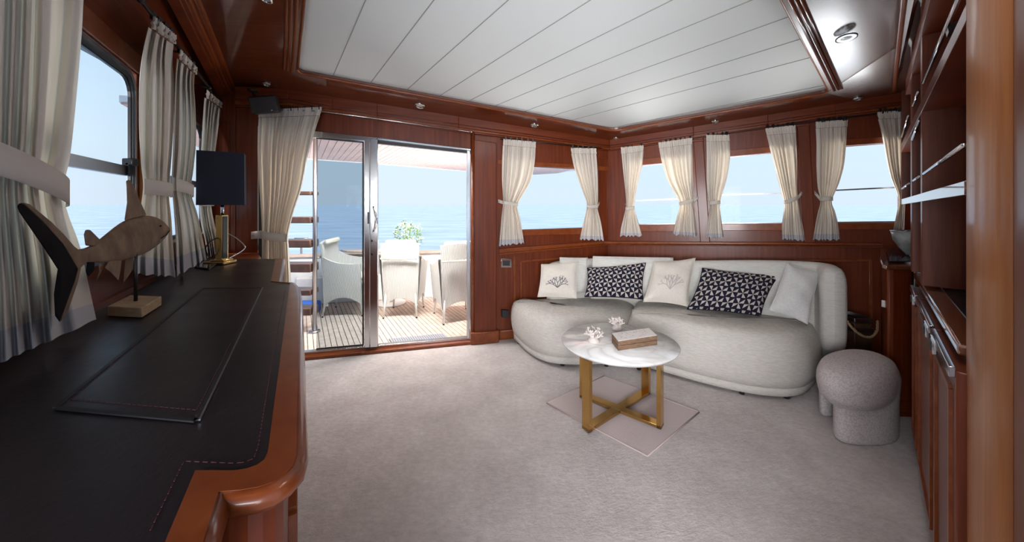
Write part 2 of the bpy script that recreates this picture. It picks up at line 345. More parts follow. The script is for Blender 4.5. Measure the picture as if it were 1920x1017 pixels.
for x0, x1 in wins:
    m = MB(); WB.prism(m, [(x0-6, topB(x0)-12), (x1+4, topB(x1)-12), (x1+4, topB(x1)), (x0-6, topB(x0))], .014, 0); m.build('window_header', cherry_edge, wr, bevel=.003)
    m = MB(); WB.prism(m, [(x0-6, botB(x0)), (x1+4, botB(x1)), (x1+4, botB(x1)+13.5), (x0-6, botB(x0)+12.5)], .018, 0); m.build('window_sill_board', cherry_edge, wr, bevel=.004)
for k, (x0, x1) in enumerate(wins):
    win = holder('window_%d' % (k+2))
    m = MB(); WB.prism(m, [(x0, topB(x0)), (x1, topB(x1)), (x1, botB(x1)), (x0, botB(x0))], -.05, -.056); m.build('pane', glass_clear, win)
    m = MB(); cs = [(x0, topB(x0)), (x1, topB(x1)), (x1, botB(x1)), (x0, botB(x0))]
    for i in range(4): m.bar(WB.px(*cs[i], -.045), WB.px(*cs[(i+1) % 4], -.045), .02, .014, WB.n)
    m.build('window_frame', steel, win)
    ya, yb = ((377, 372.5), (366, 362), (358.5, 351))[k]
    m = MB(); m.bar(WB.px(x0, ya, -.04), WB.px(x1, yb, -.04), .010, .012); m.build('slider_bar', steel, win)
for a, b, c, d in ((1299, 1318, 1331.5, 1313), (1494, 1517.5, 1529.5, 1508)):
    m = MB(); WB.prism(m, [(a, 250 if a < 1400 else 225), (b, 250 if a < 1400 else 225), (c, 456), (d, 456)], .035, 0)
    yc = 262 if a < 1400 else 233
    WB.prism(m, [(a-2, yc), (b+2, yc-2), (b+2, yc+3), (a-2, yc+5)], .045, 0); m.build('window_pillar', cherry_v, wr, bevel=.006)
m = MB(); WB.prism(m, [(1128, 453), (1400, 454.5), (1655, 457), (1655, 461), (1400, 459), (1128, 458)], .075, 0); WB.prism(m, [(1130, 458), (1400, 459), (1655, 461), (1655, 464.5), (1400, 462), (1130, 461)], .045, 0); m.build('ledge_rail', cherry_edge, wr, bevel=.007)
for x in (1224, 1277, 1405, 1492): 
    m = MB(); WB.prism(m, [(x, 463), (x+1.4, 463), (x+1.4, 500), (x, 500)], .006, 0); m.build('stile_bead', cherry_v, wr)
m = MB(); WB.rect(m, [(1490, 490), (1632, 488), (1632, None, .45), (1490, None, .45)], .012, 0, .02); m.build('panel_moulding', cherry_edge, wr, bevel=.004)
m = MB(); WB.prism(m, [(1135, None, .1), (1700, None, .1), (1700, None, 0), (1135, None, 0)], .02, 0); bb = m.build('baseboard_right', cherry_edge, bevel=.005); bb['kind'] = 'structure'
cor = holder('trim_2')
Bup = [(1143, 270), (1300, 245.5), (1440, 223.6), (1567, 203), (1700, 185)]
Blo = [(1143, 283), (1300, 261), (1440, 240), (1567, 221.5), (1700, 204)]
strip(WB, [(x, y-14) for x, y in Bup], lerp(Bup, Blo, .25), .11, 0, 'cornice_strip', cherry_h, cor)
strip(WB, lerp(Bup, Blo, .25), lerp(Bup, Blo, .55), .085, 0, 'cornice_strip', cherry_h, cor)
strip(WB, lerp(Bup, Blo, .55), lerp(Bup, Blo, .8), .06, 0, 'cornice_strip', cherry_edge, cor)
strip(WB, lerp(Bup, Blo, .8), Blo, .035, 0, 'cornice_strip', cherry_h, cor)

# ================================================================ wall_left (D): two windows above the sideboard
tD = lambda x: HZ-(563-x)*.795
bD = lambda x: HZ+(563-x)*.30
wall = MB()
far, near = WD.pz(394, 0), WD.sv(5.9, 0)
sp = lambda x: (WD.pz(x, 0)-WD.o).dot(WD.u)
zt_ = WD.px(233, tD(233)).z; zb_ = WD.px(233, bD(233)).z
segs = [(sp(392)-.02, sp(381)), (sp(289), sp(256)), (sp(-190), 3.25)]
for a, b in segs:
    wall.loftp([WD.sv(a, -.05), WD.sv(b, -.05), WD.sv(b, ZT), WD.sv(a, ZT)], [WD.sv(a, -.05  , -.026), WD.sv(b, -.05  , -.026), WD.sv(b, ZT  , -.026), WD.sv(a, ZT  , -.026)])
for a, b in ((segs[0][1], segs[1][0]), (segs[1][1], segs[2][0])):
    for z0, z1 in ((zt_, ZT), (-.05, zb_)):
        wall.loftp([WD.sv(a, z0), WD.sv(b, z0), WD.sv(b, z1), WD.sv(a, z1)], [WD.sv(a, z0  , -.026), WD.sv(b, z0  , -.026), WD.sv(b, z1  , -.026), WD.sv(a, z1  , -.026)])
TD_ = 0
wl = wall.build('wall_left', cherry_h); wl['kind'] = 'structure'
for k, (a, b) in enumerate(((segs[1][1], segs[2][0]), (segs[0][1], segs[1][0]))):
    win = holder('window_%d' % (k+5))
    def rr_(ins, off, rad):
        P = []; a0, b0, z0, z1 = a+ins, b-ins, zb_+ins, zt_-ins
        for cx, cz, s0 in ((b0-rad, z1-rad, 0), (a0+rad, z1-rad, 90), (a0+rad, z0+rad, 180), (b0-rad, z0+rad, 270)):
            for j in range(6):
                t = math.radians(s0+18*j); P.append(WD.sv(cx+rad*math.cos(t), cz+rad*math.sin(t), off))
        return P
    for nm, ins, off, rad, wd, mm in (('window_frame', .010, -.002, .10, .020, chrome), ('rubber_seal', .028, -.006, .09, .018, black_rubber), ('inner_rim', .040, -.012, .08, .006, dark_metal)):
        m = MB(); P = rr_(ins, off, rad)
        for i in range(len(P)): m.bar(P[i], P[(i+1) % len(P)], wd, .010, WD.n)
        m.build(nm, mm, win)
    m = MB(); P = rr_(.04, -.018, .09); m.loftp(P, [p-WD.n*.005 for p in P]); m.build('pane', glass_clear, win)
    # the wall fills the rounded corners of the opening
    m = MB(); z = WD.px(200, 314, -.02).z
    m.bar(WD.sv(a+.05, z, -.02), WD.sv(b-.05, z, -.02), .02, .045); m.build('slider_bar', steel, win)
    m = MB(); c = WD.sv(a+.07, z+.04, .0); m.box(c, (.05, .03, .035)); m.box(c+Vector((.0, 0, -.03)), (.02, .03, .06)); m.build('window_latch', dark_metal, win, bevel=.005)
m = MB(); m.bar(WD.sv(.5, zt_+.05, .006), WD.sv(3.2, zt_+.05, .006), .012, .09); m.build('header_board', cherry_edge, wl, bevel=.003)
m = MB(); m.bar(WD.sv((segs[1][0]+segs[1][1])/2+.04, zb_, .008), WD.sv((segs[1][0]+segs[1][1])/2+.04, zt_, .008), .10, .016, WD.n); m.build('window_post', cherry_light, wl, bevel=.003)
# pelmet beam of wall D
cor = holder('trim_3')
def ext(p, q, t): return p+(q-p)*t
a0, a1 = on_ceil(448, 187), on_ceil(371, 0); a2 = ext(a0, a1, 2.4)
c0, c1 = at(446.5, 197, a0.y+.0), at(329, 0, WD.px(329, 0, .16).y)
dn = Vector((0, 0, -.075))
lo0, lo1 = a0+WD.n*-.05+dn, a1+WD.n*-.05
for i in range(4):
    m = MB(); off = .0-.016*i; dz = -.0-.018*i
    p, q = a0+WD.n*off+Vector((0, 0, dz)), a2+WD.n*off+Vector((0, 0, dz)); m.bar(p, q, .03, .03)
    m.build('beam_moulding', cherry_edge if i % 2 == 0 else cherry_h, cor, bevel=.006)
m = MB(); m.bar(a0-WD.n*.085+Vector((0, 0, -.03)), a2-WD.n*.085+Vector((0, 0, -.03)), .06, .10); m.build('pelmet_beam', cherry_h, cor, bevel=.004)
# ================================================================ ceiling
ceil = holder('ceiling')
def cp(X, Y, off=0): return Vector((X, Y, zc(X, Y)+off))
# dark backing over everything
m = MB(); Q = [(-3.4, 3.6), (1.2, 4.5), (3.9, 3.0), (1.6, -3.4), (-3.0, -3.4)]
m.loftp([cp(x, y, .06) for x, y in Q], [cp(x, y, .12) for x, y in Q]); bk = m.build('backing', joint_mat, ceil)
I1, I2, I3 = on_ceil(557, 137.5), on_ceil(1152, 247), on_ceil(1557, 175)
I4 = ext(I3, on_ceil(1466, 0), 2.3); I0 = ext(I1, on_ceil(570.5, 0), 2.6)
def rounded(Ps, rads, nseg=6):
    out = []; n = len(Ps)
    for i, p in enumerate(Ps):
        a, b = (Ps[i-1]-p).normalized(), (Ps[(i+1) % n]-p).normalized(); r_ = rads[i]
        for k in range(nseg+1):
            t = k/nseg; out.append((p+a*r_*(1-t)**2*1.0+b*r_*t**2, i))
    return out
inner = rounded([I1, I2, I3, I4, I0], [.07, .10, .07, .02, .02])
outer_c = [Vector((-3.0, 3.35, 0)), Vector((1.1, 4.1, 0)), Vector((3.4, 2.9, 0)), Vector((1.7, -3.3, 0)), Vector((-2.6, -3.3, 0))]
outer_c = [cp(p.x, p.y) for p in outer_c]
# outer corner on the left follows the pelmet beam so the soffit ends there
outer_c[0] = a0-WD.n*.10+Vector((-.15, .35, 0)); outer_c[0].z = zc(outer_c[0].x, outer_c[0].y)
def flat(p):                    # right-hand soffit sits a little lower than the panel: same sight line, flatter board
    d = p-Vector((0, 0, EYE)); t = (2.221+.0493*2.994+.10*2.695-EYE)/(d.z+.0493*d.x+.10*d.y); return Vector((0, 0, EYE))+d*t
for i in range(5):
    # board between corner i and i+1 (mitred)
    j = (i+1) % 5
    ins = [p for p, q in inner if q == i][3:]+[p for p, q in inner if q == j][:4]
    m = MB(); lowp = [outer_c[i]]+ins+[outer_c[j]]
    if i == 2: lowp = [flat(p) if p.y > .2 else p-Vector((0, 0, .1)) for p in lowp]
    m.loftp(lowp, [p+Vector((0, 0, .14 if i == 2 else .055)) for p in lowp]); m.build('soffit_board', cherry_mirror if i == 2 else cherry_gloss, ceil)
# rounded bead round the white panel
m = MB(); P = [p for p, q in inner]; m.tube([p+Vector((0, 0, .004)) for p in P]+[P[0]+Vector((0, 0, .004))], .010, 8); m.build('panel_bead', cherry_edge, ceil, smooth=True)
cI = None
for k, dd in enumerate((.035, .062, .085)):
    m = MB(); d = (I0-I1).normalized(); sd = Vector((-d.y, d.x, 0)).normalized(); sd = sd if sd.x < 0 else -sd
    p, q = I1+sd*dd, I0+sd*dd; m.tube([cp(p.x, p.y), cp(q.x, q.y)], .009, 8); m.build('panel_bead', cherry_edge, ceil, smooth=True)
    m = MB(); d = (I4-I3).normalized(); sd = Vector((-d.y, d.x, 0)).normalized(); sd = sd if sd.x > 0 else -sd
    p, q = I3+sd*dd*.8+d*.03, I4+sd*dd*.8; p, q = cp(p.x, p.y), cp(q.x, q.y); p, q = flat(p), flat(p.lerp(q, .7)); m.tube([p, q], .009, 8); m.build('panel_bead', cherry_gloss, ceil, smooth=True)
# planks
seams = [((552, 160), (566, 0)), ((620.3, 152.5), (685.5, 0)), ((689, 163), (813.5, 0)), ((762.4, 168.8), (952.8, 0)), ((860, 157.2), (1106.6, 0)),
         ((920, 169), (1260, 0)), ((1000, 169), (1377, 13.4)), ((1023.9, 194.4), (1477.7, 31.8)), ((1020.6, 222), (1500, 73.6)),
         ((1120, 212.8), (1520, 107.8)), ((1170, 235), (1545, 160)), ((1160, 250), (1560, 181))]
LN = []
for a, b in seams:
    p, q = on_ceil(*a, .035), on_ceil(*b, .035); LN.append((p, (q-p).normalized()))
def hit(p, d, A, B):            # intersection in plan of line p+d with line A-B
    e_ = B-A; det = d.x*-e_.y+d.y*e_.x; t = ((A.x-p.x)*-e_.y+(A.y-p.y)*e_.x)/det; return p+d*t
ins = .001
for i in range(len(LN)-1):
    (p, d), (q, g) = LN[i], LN[i+1]
    sdv = Vector((d.y, -d.x, 0))
    if sdv.dot(q-p) < 0: sdv = -sdv
    P = []
    s0, s1 = hit(p, d, I1, I2), hit(q, g, I1, I2)
    tgt = (I3, I4)
    e0, e1 = hit(p, d, *tgt), hit(q, g, *tgt)
    lim0 = lambda s_, e_, dd: e_ if (e_-s_).dot(dd) > 0 and (e_-s_).length < 4.0 else s_+dd*4.0
    e0, e1 = lim0(s0, e0, d), lim0(s1, e1, g)
    P = [s0-d*.03+sdv*ins, s1-g*.03-sdv*ins, e1+g*.03-sdv*ins, e0+d*.03+sdv*ins]
    P = [cp(x.x, x.y, .035) for x in P]
    if i: m = MB(); m.bar(cp(s0.x, s0.y, .0345), cp(e0.x, e0.y, .0345), .0055, .003); m.build('joint_strip', joint_mat, ceil)
    m = MB(); m.loftp(P, [x+Vector((0, 0, .02)) for x in P]); m.build('plank', white_panel, ceil, bevel=.002, seg=1)
# C-side cornice
cor = holder('trim_4')
K1 = (flat(on_ceil(1676, 172)), ext(flat(on_ceil(1676, 172)), flat(on_ceil(1696, 0)), 2.4)); K2a = WC.px(1686, 206, -.01)
K2 = (K2a, ext(K2a, WC.px(1733, 0, -.01), 2.4))
for i in range(6):
    t = i/5; p, q = K1[0].lerp(K2[0], t), K1[1].lerp(K2[1], t); m = MB(); m.tube([p, q], .016 if i % 2 else .011, 8)
    m.build('cornice_bead', cherry_gloss if i % 2 else cherry_edge, cor, smooth=True)
m = MB(); up = Vector((0, 0, .0)); m.loftp([K1[0], K2[0], K2[0]+Vector((.05, 0, .1)), K1[0]+Vector((.02, 0, .05))], [K1[1], K2[1], K2[1]+Vector((.05, 0, .1)), K1[1]+Vector((.02, 0, .05))]); m.build('cornice_back', cherry_h, cor)
# downlights
def downlight(x, y, wpx, label, lit=False):
    c = on_ceil(x, y, -.001)
    if lit: c = flat(c)-Vector((0, 0, .001))
    r0 = wpx/2/F*c.y/math.sqrt(1+(c.x/c.y)**2*.5)
    t = thing('ceiling_downlight', label, 'ceiling light', c, 'recessed downlights in the cherry soffit')
    nrm = Vector((CB, -.10 if lit else CC, -1)).normalized(); R = Vector((0, 0, -1)).rotation_difference(nrm).to_matrix()
    def L_(prof, name, mm):
        m = MB(); m.lathe(prof, (0, 0, 0), 24); m.v = [c+R@p for p in m.v]; m.build(name, mm, t, smooth=True)
    L_([(r0*.62, 0), (r0, 0), (r0*1.0, -.004), (r0*.85, -.010), (r0*.62, -.006), (r0*.62, 0)], 'trim_ring', lens_lit if lit else chrome)
    if lit: L_([(r0*.98, 0), (r0*1.12, 0), (r0*1.12, -.006), (r0*.98, -.005), (r0*.98, 0)], 'dark_bezel', black_rubber)
    L_([(.0005, -.003), (r0*.6, -.003), (r0*.6, -.001), (.0005, -.001)], 'lens', lens_off)
    return c
lens_off = mat('frosted_lens_unlit', (.5, .5, .5), .3)
lens_lit = mat('frosted_lens_glowing', (.8, .8, .8), .3); P_(lens_lit).inputs['Emission Color'].default_value = (.8, .92, 1, 1); P_(lens_lit).inputs['Emission Strength'].default_value = .9
downlight(500, 158, 19, 'chrome downlight in the far left soffit above the black speaker')
downlight(787, 198.5, 21, 'chrome downlight in the soffit above the sliding glass door')
downlight(1002, 235, 16, 'chrome downlight in the soffit above the gathered curtain of the aft window')
downlight(1155, 259.5, 11, 'tiny chrome downlight in the soffit at the far corner where two walls meet')
downlight(1341, 228, 15, 'chrome downlight in the soffit above the middle window of the sofa wall')
downlight(1608, 185, 19, 'chrome downlight in the soffit beside the wall of shelves, nearer its far end')
downlight(1587, 70, 34, 'large white-ringed downlight glowing in the glossy soffit on the right', True)
downlight(500, -1, 22, 'downlight cut by the top edge of the photo, far left soffit')

# ================================================================ curtains
def catm(L_, t):
    n = len(L_)-1; x = min(max(t*n, 0), n-1e-6); i = int(x); f = x-i
    a, b, c, d = L_[max(i-1, 0)], L_[i], L_[i+1], L_[min(i+2, n)]
    return [.5*(2*q+(r_-p)*f+(2*p-5*q+4*r_-s_)*f*f+(3*q-p-3*r_+s_)*f**3) for p, q, r_, s_ in zip(a, b, c, d)]
def curtain(fr, levels, off, label, group, folds=6, amp=.016, tie=None, tab=None, hem=.06, sd=0, seed=0, tie_h=None, hang=True, nx=None):
    rnd = random.Random(seed)
    if fr is not WD and label[:4] != 'long': amp *= 1.7
    ph = rnd.random()*6; ph2 = rnd.random()*6
    top = fr.px((levels[0][0]+levels[0][2])/2, levels[0][1], off); bot = fr.px((levels[-1][0]+levels[-1][2])/2, levels[-1][1], off)
    t = thing('curtain', label, 'curtain', (bot.x, bot.y, bot.z), group)
    NX = nx or folds*10; NY = 44
    tie_t = tie
    wmax = max(l[2]-l[0] for l in levels)
    def pt(u, v_, extra=0):
        l = catm(levels, v_); xl, yl, xr, yr = l; wr_ = (xr-xl)/wmax
        uu = u+.012*math.sin(u*17+ph)*math.sin(v_*5+ph2)
        x = xl+(xr-xl)*uu; y = yl+(yr-yl)*u
        phase = folds*2*math.pi*(u+.05*math.sin(u*9+ph)+.02*math.sin(v_*4+ph2))
        a = amp*(.55+.6*abs(math.sin(u*5+ph2)))*(.75+.5*(1-wr_))
        if v_ < .06: a *= .5+v_*8
        d = a*math.sin(phase+.5*math.sin(phase))+a*.28*math.sin(phase*1.7+ph+v_*2)+a*.06*math.sin(phase*4.1+ph2)
        yy = y
        if v_ > .93: yy += 1.5*math.sin(phase+.8)*(v_-.93)/.07
        return fr.px(x, yy, off+d+extra)
    hv = 1-hem
    def sheet(v0, v1, ny, name, mm, ex=0, u0=0, u1=1):
        m = MB(); g = [[pt(u0+(u1-u0)*i/NX, v0+(v1-v0)*j/ny, ex) for i in range(NX+1)] for j in range(ny+1)]
        m.rings(g, False, False); o = m.build(name, mm, t, smooth=True)
        return o
    sheet(.045, hv, NY, 'drape', curtain_mat)
    sheet(hv, 1.0, 5, 'hem', hem_mat)
    # gathered heading with ruffle
    m = MB(); g = []
    for j in range(5):
        v_ = -.012+.057*j/4
        row = []
        for i in range(NX+1):
            u = i/NX; p = pt(u, max(v_, 0)); p2 = p+Vector((0, 0, (-min(v_, 0))*1.2*(top.z-bot.z)))
            row.append(p2+fr.n*(.006*math.sin(u*folds*2*math.pi*3)+(.004 if j == 2 else .010)))
        g.append(row)
    m.rings(g, False, False); m.build('heading', curtain_mat, t, smooth=True)
    m = MB()
    nr = max(3, folds)
    for i in range(nr):
        u = (i+.5)/nr; p = pt(u, 0)+Vector((0, 0, .026)); m.box(p, (.016, .016, .036))
    m.build('gliders', black_rubber, t, kind='stuff')
    if tie is not None:
        m = MB(); g = []
        h0, h1 = (tie_h or (.018, .018)); n_ = 30
        for j in range(4):
            row = []
            for i in range(n_+1):
                u = i/n_; a_ = math.pi*u; l = catm(levels, tie)
                c0, c1 = fr.px(l[0]-.5, l[1], off), fr.px(l[2]+.5, l[3], off); mid = (c0+c1)/2; hw = (c1-c0)/2
                p = mid-hw*math.cos(a_)+fr.n*((amp*1.5+.008)*math.sin(a_)+.0)
                p += Vector((0, 0, (h0 if j < 2 else -h1)*(1 if j in (0, 3) else .96)))+fr.n*(.003 if j in (1, 2) else 0)
                row.append(p)
            g.append(row)
        m.rings(g, False, False)
        if tab:
            q = fr.px(tab[0], tab[1], off*.4); l = catm(levels, tie); s_ = 0 if tab[0] < (l[0]+l[2])/2 else 1
            e0 = fr.px(l[0] if s_ == 0 else l[2], l[1+2*s_], off)
            up = Vector((0, 0, 1)); m.loftp([q+up*h0*.9, q-up*h0*.9, e0-up*h1, e0+up*h0], [x+fr.n*.003 for x in (q+up*h0*.9, q-up*h0*.9, e0-up*h1, e0+up*h0)])
        tb = m.build('tie_back', tie_mat, t, smooth=True)
        if tab:
            m = MB(); m.ball(q+(e0-q)*.2+fr.n*.006, .006, 6); m.build('stud', steel, tb)
    return t
gA, gB, gD = 'curtains of the aft window', 'curtains of the three sofa wall windows', 'curtains of the left wall above the sideboard'
# sliding door curtain
curtain(WA, [(486, 213, 604, 207), (485, 240, 592, 240), (484, 290, 578, 290), (487, 350, 566, 350), (490, 400, 550, 400), (491, 433, 541, 440), (491, 470, 542, 470), (491, 530, 546, 530), (491, 580, 546, 580), (491, 640, 547, 640)],
        .10, 'long cream curtain with a studded tie-back beside the sliding glass door', 'curtains', 9, .034, tie=5.2/9, tab=(471, 442), hem=.03, seed=3, tie_h=(.035, .035))
curtain(WA, [(943, 264, 1005, 269), (941, 300, 1003, 305), (941, 334, 995, 340), (943, 365, 979, 368), (943, 383, 970, 387), (940, 407, 975, 410), (938, 430, 979, 434), (935, 461, 983, 456)],
        .07, 'left curtain of the aft window, wide, beside the door column', gA, 6, .017, tie=.55, tab=(934, 377), seed=5)
curtain(WA, [(1069, 280, 1117.5, 281), (1076, 314, 1120, 314), (1087, 345, 1121, 345), (1099, 377, 1121, 377), (1100, 390, 1120, 390), (1095, 414, 1126, 414), (1091, 430, 1129, 430), (1087, 449, 1132, 451)],
        .07, 'right curtain of the aft window, next to the wall corner', gA, 5, .015, tie=.55, tab=(1124, 381), seed=6)
curtain(WB, [(1164, 279, 1207, 275), (1168, 320, 1204, 310), (1171, 345, 1196, 345), (1174, 380, 1190, 378), (1173, 393, 1190, 391), (1169, 410, 1195, 410), (1165, 427, 1200, 427), (1162.5, 443, 1204, 443)],
        .06, 'first curtain right of the wall corner, narrow, over the sofa back', gB, 5, .015, tie=.56, tab=(1173, 381), seed=7)
curtain(WB, [(1235, 270, 1298, 261), (1241, 305, 1299, 300), (1252, 340, 1300, 335), (1270, 372, 1300, 362), (1274, 387, 1301, 382), (1269, 407, 1304, 405), (1265, 424, 1305, 424), (1261, 440, 1307, 444)],
        .06, 'wide curtain left of the first window pillar, tied back to the pillar', gB, 7, .016, tie=.53, tab=(1311, 370), seed=8)
curtain(WB, [(1324, 256, 1367, 256), (1325, 295, 1369, 293), (1325, 335, 1363, 335), (1327, 365, 1354, 365), (1331, 387, 1350, 385), (1328, 407, 1352, 405), (1326, 424, 1354, 424), (1324, 446, 1357, 446)],
        .06, 'slim curtain right of the first window pillar, left edge of the middle window', gB, 5, .015, tie=.53, tab=(1327, 366), seed=9)
curtain(WB, [(1435, 244, 1491, 238), (1445, 285, 1494, 285), (1455, 325, 1495, 325), (1464, 360, 1495, 355), (1470, 385, 1497, 375), (1468, 405, 1501, 402), (1466, 424, 1505, 424), (1466, 448, 1509, 452)],
        .06, 'curtain left of the second window pillar, right edge of the middle window', gB, 6, .016, tie=.54, tab=(1505, 360), seed=10)
curtain(WB, [(1529, 232, 1589, 228), (1531, 270, 1587, 268), (1531, 310, 1583, 310), (1533, 350, 1573, 345), (1538, 377, 1560, 377), (1533, 400, 1566, 398), (1529, 420, 1571, 420), (1524, 450, 1575, 450)],
        .06, 'curtain right of the second window pillar, left edge of the third window', gB, 6, .016, tie=.55, tab=(1527, 361), seed=11)
curtain(WB, [(1644, 214, 1694, 211), (1654, 255, 1694, 255), (1662, 300, 1694, 300), (1671, 335, 1695, 335), (1683, 365, 1697, 365), (1684, 385, 1697, 385), (1678, 415, 1696, 415), (1673, 443, 1695, 443)],
        .05, 'curtain half hidden by the wall of shelves, right edge of the third window', gB, 5, .015, seed=12)
curtain(WD, [(-150, -330, 175, -75), (-130, -200, 158, -20), (-125, -60, 152, 70), (-120, 80, 144, 170), (-110, 200, 132, 290), (-95, 260, 119, 355), (-105, 330, 128, 400), (-110, 450, 150, 460), (-110, 560, 166, 530), (-110, 730, 181, 600)],
        .10, 'nearest curtain at the left edge of the photo, behind the wooden shark', gD, 8, .018, tie=5.2/9, tab=(-120, 240), hem=.055, seed=13, tie_h=(.036, .036), nx=140)
curtain(WD, [(282, 36, 326, 73), (270, 88, 323, 112), (262, 147, 326, 160), (261, 236, 325, 240), (264, 305, 321, 308), (268, 350, 317, 358), (262, 400, 322, 410), (258, 450, 325, 460), (256, 514, 329, 519)],
        .10, 'second curtain from the near end of the left wall, right of the first window', gD, 4, .014, tie=5.0/8, hem=.07, seed=14, tie_h=(.034, .034), nx=100)
curtain(WD, [(333, 98, 366, 133), (329, 140, 364, 160), (327, 200, 367, 205), (325, 260, 368, 265), (323, 310, 363, 318), (322, 345, 358, 360), (326, 400, 370, 402), (329, 450, 379, 445), (330, 519, 387, 486)],
        .10, 'third curtain from the near end of the left wall, directly behind the dark lamp', gD, 4, .014, tie=5.0/8, hem=.07, seed=15, tie_h=(.034, .034), nx=100)
curtain(WD, [(384, 173, 417, 199), (381, 215, 412, 225), (378, 270, 405, 275), (375, 330, 399, 335), (374, 382, 396, 382), (377, 420, 402, 420), (384, 450, 408, 446), (389, 484, 412, 472)],
        .08, 'farthest curtain of the left wall, in the corner behind the lamp shade', gD, 5, .016, tie=4/7, hem=.07, seed=16)
# rods
m = MB(); p, q = WD.px(264, 0, .10), WD.px(394.6, 167, .10); z0 = p.z; m.tube([p+(p-q)*1.2, q], .008, 8)
for t_ in (.0, .45, .97): c = p.lerp(q, t_); m.bar(c, c-WD.n*.09, .01, .01); m.ball(c, .014, 6)
tag(m.build('curtain_rod', dark_metal, smooth=True), 'dark curtain rod above the sideboard windows on the left wall', 'curtain rod')
m = MB(); m.tube([WA.px(938, 261, .06), WA.px(1128, 278, .06)], .006, 8)
tag(m.build('curtain_rod', dark_metal, smooth=True), 'dark curtain track over the aft window right of the door column', 'curtain rod')
m = MB(); m.tube([WB.px(1160, 277, .05), WB.px(1302, 258, .05), WB.px(1440, 237.5, .05), WB.px(1570, 222.5, .05), WB.px(1687, 208, .05)], .006, 8)
tag(m.build('curtain_rod', dark_metal, smooth=True), 'dark curtain track over the three windows behind the sofa', 'curtain rod')

# ================================================================ sideboard along the left wall
SZ = 1.0
def S(x, y, z=SZ): return on_z(x, y, z)
side = thing('sideboard', 'long dark leather-topped cherry sideboard under the left wall windows', 'sideboard', (-1.7, 1.2, 0))
def wallD(Y, z=SZ, off=.004):
    p = WD.o+WD.n*off; t = (Y-p.y)/WD.u.y; q = p+WD.u*t; q.z = z; return q
inner = [(516, 486), (508, 528.5), (543.5, 532), (525, 677), (502, 852), (495, 866), (481, 876), (460, 883), (440, 886), (366, 886), (311, 1017), (272, 1110)]
outer = [(530, 486), (522, 529.5), (548, 531), (556, 540), (559, 562), (558, 677), (556, 857), (549, 878), (535, 893), (512, 908), (485, 917), (450, 923), (410, 926), (379.6, 1017), (352, 1110)]
I3d = [S(*p) for p in inner]; O3d = [S(*p) for p in outer]
yfar = I3d[0].y; ynear = I3d[-1].y
m = MB(); lp = [wallD(yfar), *I3d, wallD(ynear)]
m.loftp(lp, [p-Vector((0, 0, .03)) for p in lp]); m.build('leather_top', leather, side)
m = MB(); lp = [*I3d, *O3d[::-1]]
segs_ = [(I3d[0], I3d[1], O3d[1], O3d[0]), (I3d[1], I3d[2], O3d[3], O3d[2], O3d[1]), (I3d[2], I3d[3], O3d[5], O3d[4], O3d[3]), (I3d[3], I3d[4], O3d[6], O3d[5]),
         (I3d[4], I3d[5], O3d[7], O3d[6]), (I3d[5], I3d[6], O3d[8], O3d[7]), (I3d[6], I3d[7], O3d[9], O3d[8]), (I3d[7], I3d[8], O3d[10], O3d[9]), (I3d[8], I3d[9], O3d[12], O3d[11], O3d[10])]
up = Vector((0, 0, .003))
for q in segs_: m.loftp([p+up for p in q], [p-Vector((0, 0, .035)) for p in q])
m.build('top_border', cherry_desk, side)
m = MB(); q = (I3d[9], I3d[11], O3d[14], O3d[12]); g_ = (O3d[12]-I3d[9]).normalized()*0
m.loftp([p+up for p in q], [p-Vector((0, 0, .035)) for p in q]); m.build('top_border', cherry_desk, side)
m = MB(); m.tube([p-Vector((0, 0, .014)) for p in O3d[:13]], .0165, 10); m.build('rounded_nosing', cherry_desk, side, smooth=True)
m = MB(); m.tube([p-Vector((0, 0, .014)) for p in O3d[12:]], .0165, 10); m.build('rounded_nosing', cherry_desk, side, smooth=True)
cen = Vector((-1.5, 1.0, 0))
def inset(p, d):
    n_ = Vector((1, .6203, 0)).normalized(); q = p-n_*d; return q
body = [inset(p, .012) for p in O3d]
m = MB(); lp = [wallD(yfar, .97), *[Vector((p.x, p.y, .97)) for p in body], wallD(ynear, .97)]
m.loftp(lp, [Vector((p.x, p.y, 0)) for p in lp]); m.build('carcase', cherry_v, side)
for a, b in ((3, 5), (5, 6), (8, 10), (10, 11), (12, 13)):      # panel mouldings on the fronts
    p, q = body[a], body[b]; d = (q-p); nn = Vector((d.y, -d.x, 0)).normalized(); nn = nn if nn.dot(Vector((1, .62, 0))) > 0 else -nn
    mb = MB(); P1, P2 = p+d*.12+nn*.006, p+d*.88+nn*.006
    for z0, z1 in ((.88, .12),):
        A_ = Vector((P1.x, P1.y, z0)); B_ = Vector((P2.x, P2.y, z0)); C_ = Vector((P2.x, P2.y, z1)); D_ = Vector((P1.x, P1.y, z1))
        for s_, t_ in ((A_, B_), (B_, C_), (C_, D_), (D_, A_)): mb.bar(s_, t_, .016, .012, nn)
    mb.build('door_panel_moulding', cherry_edge, side)
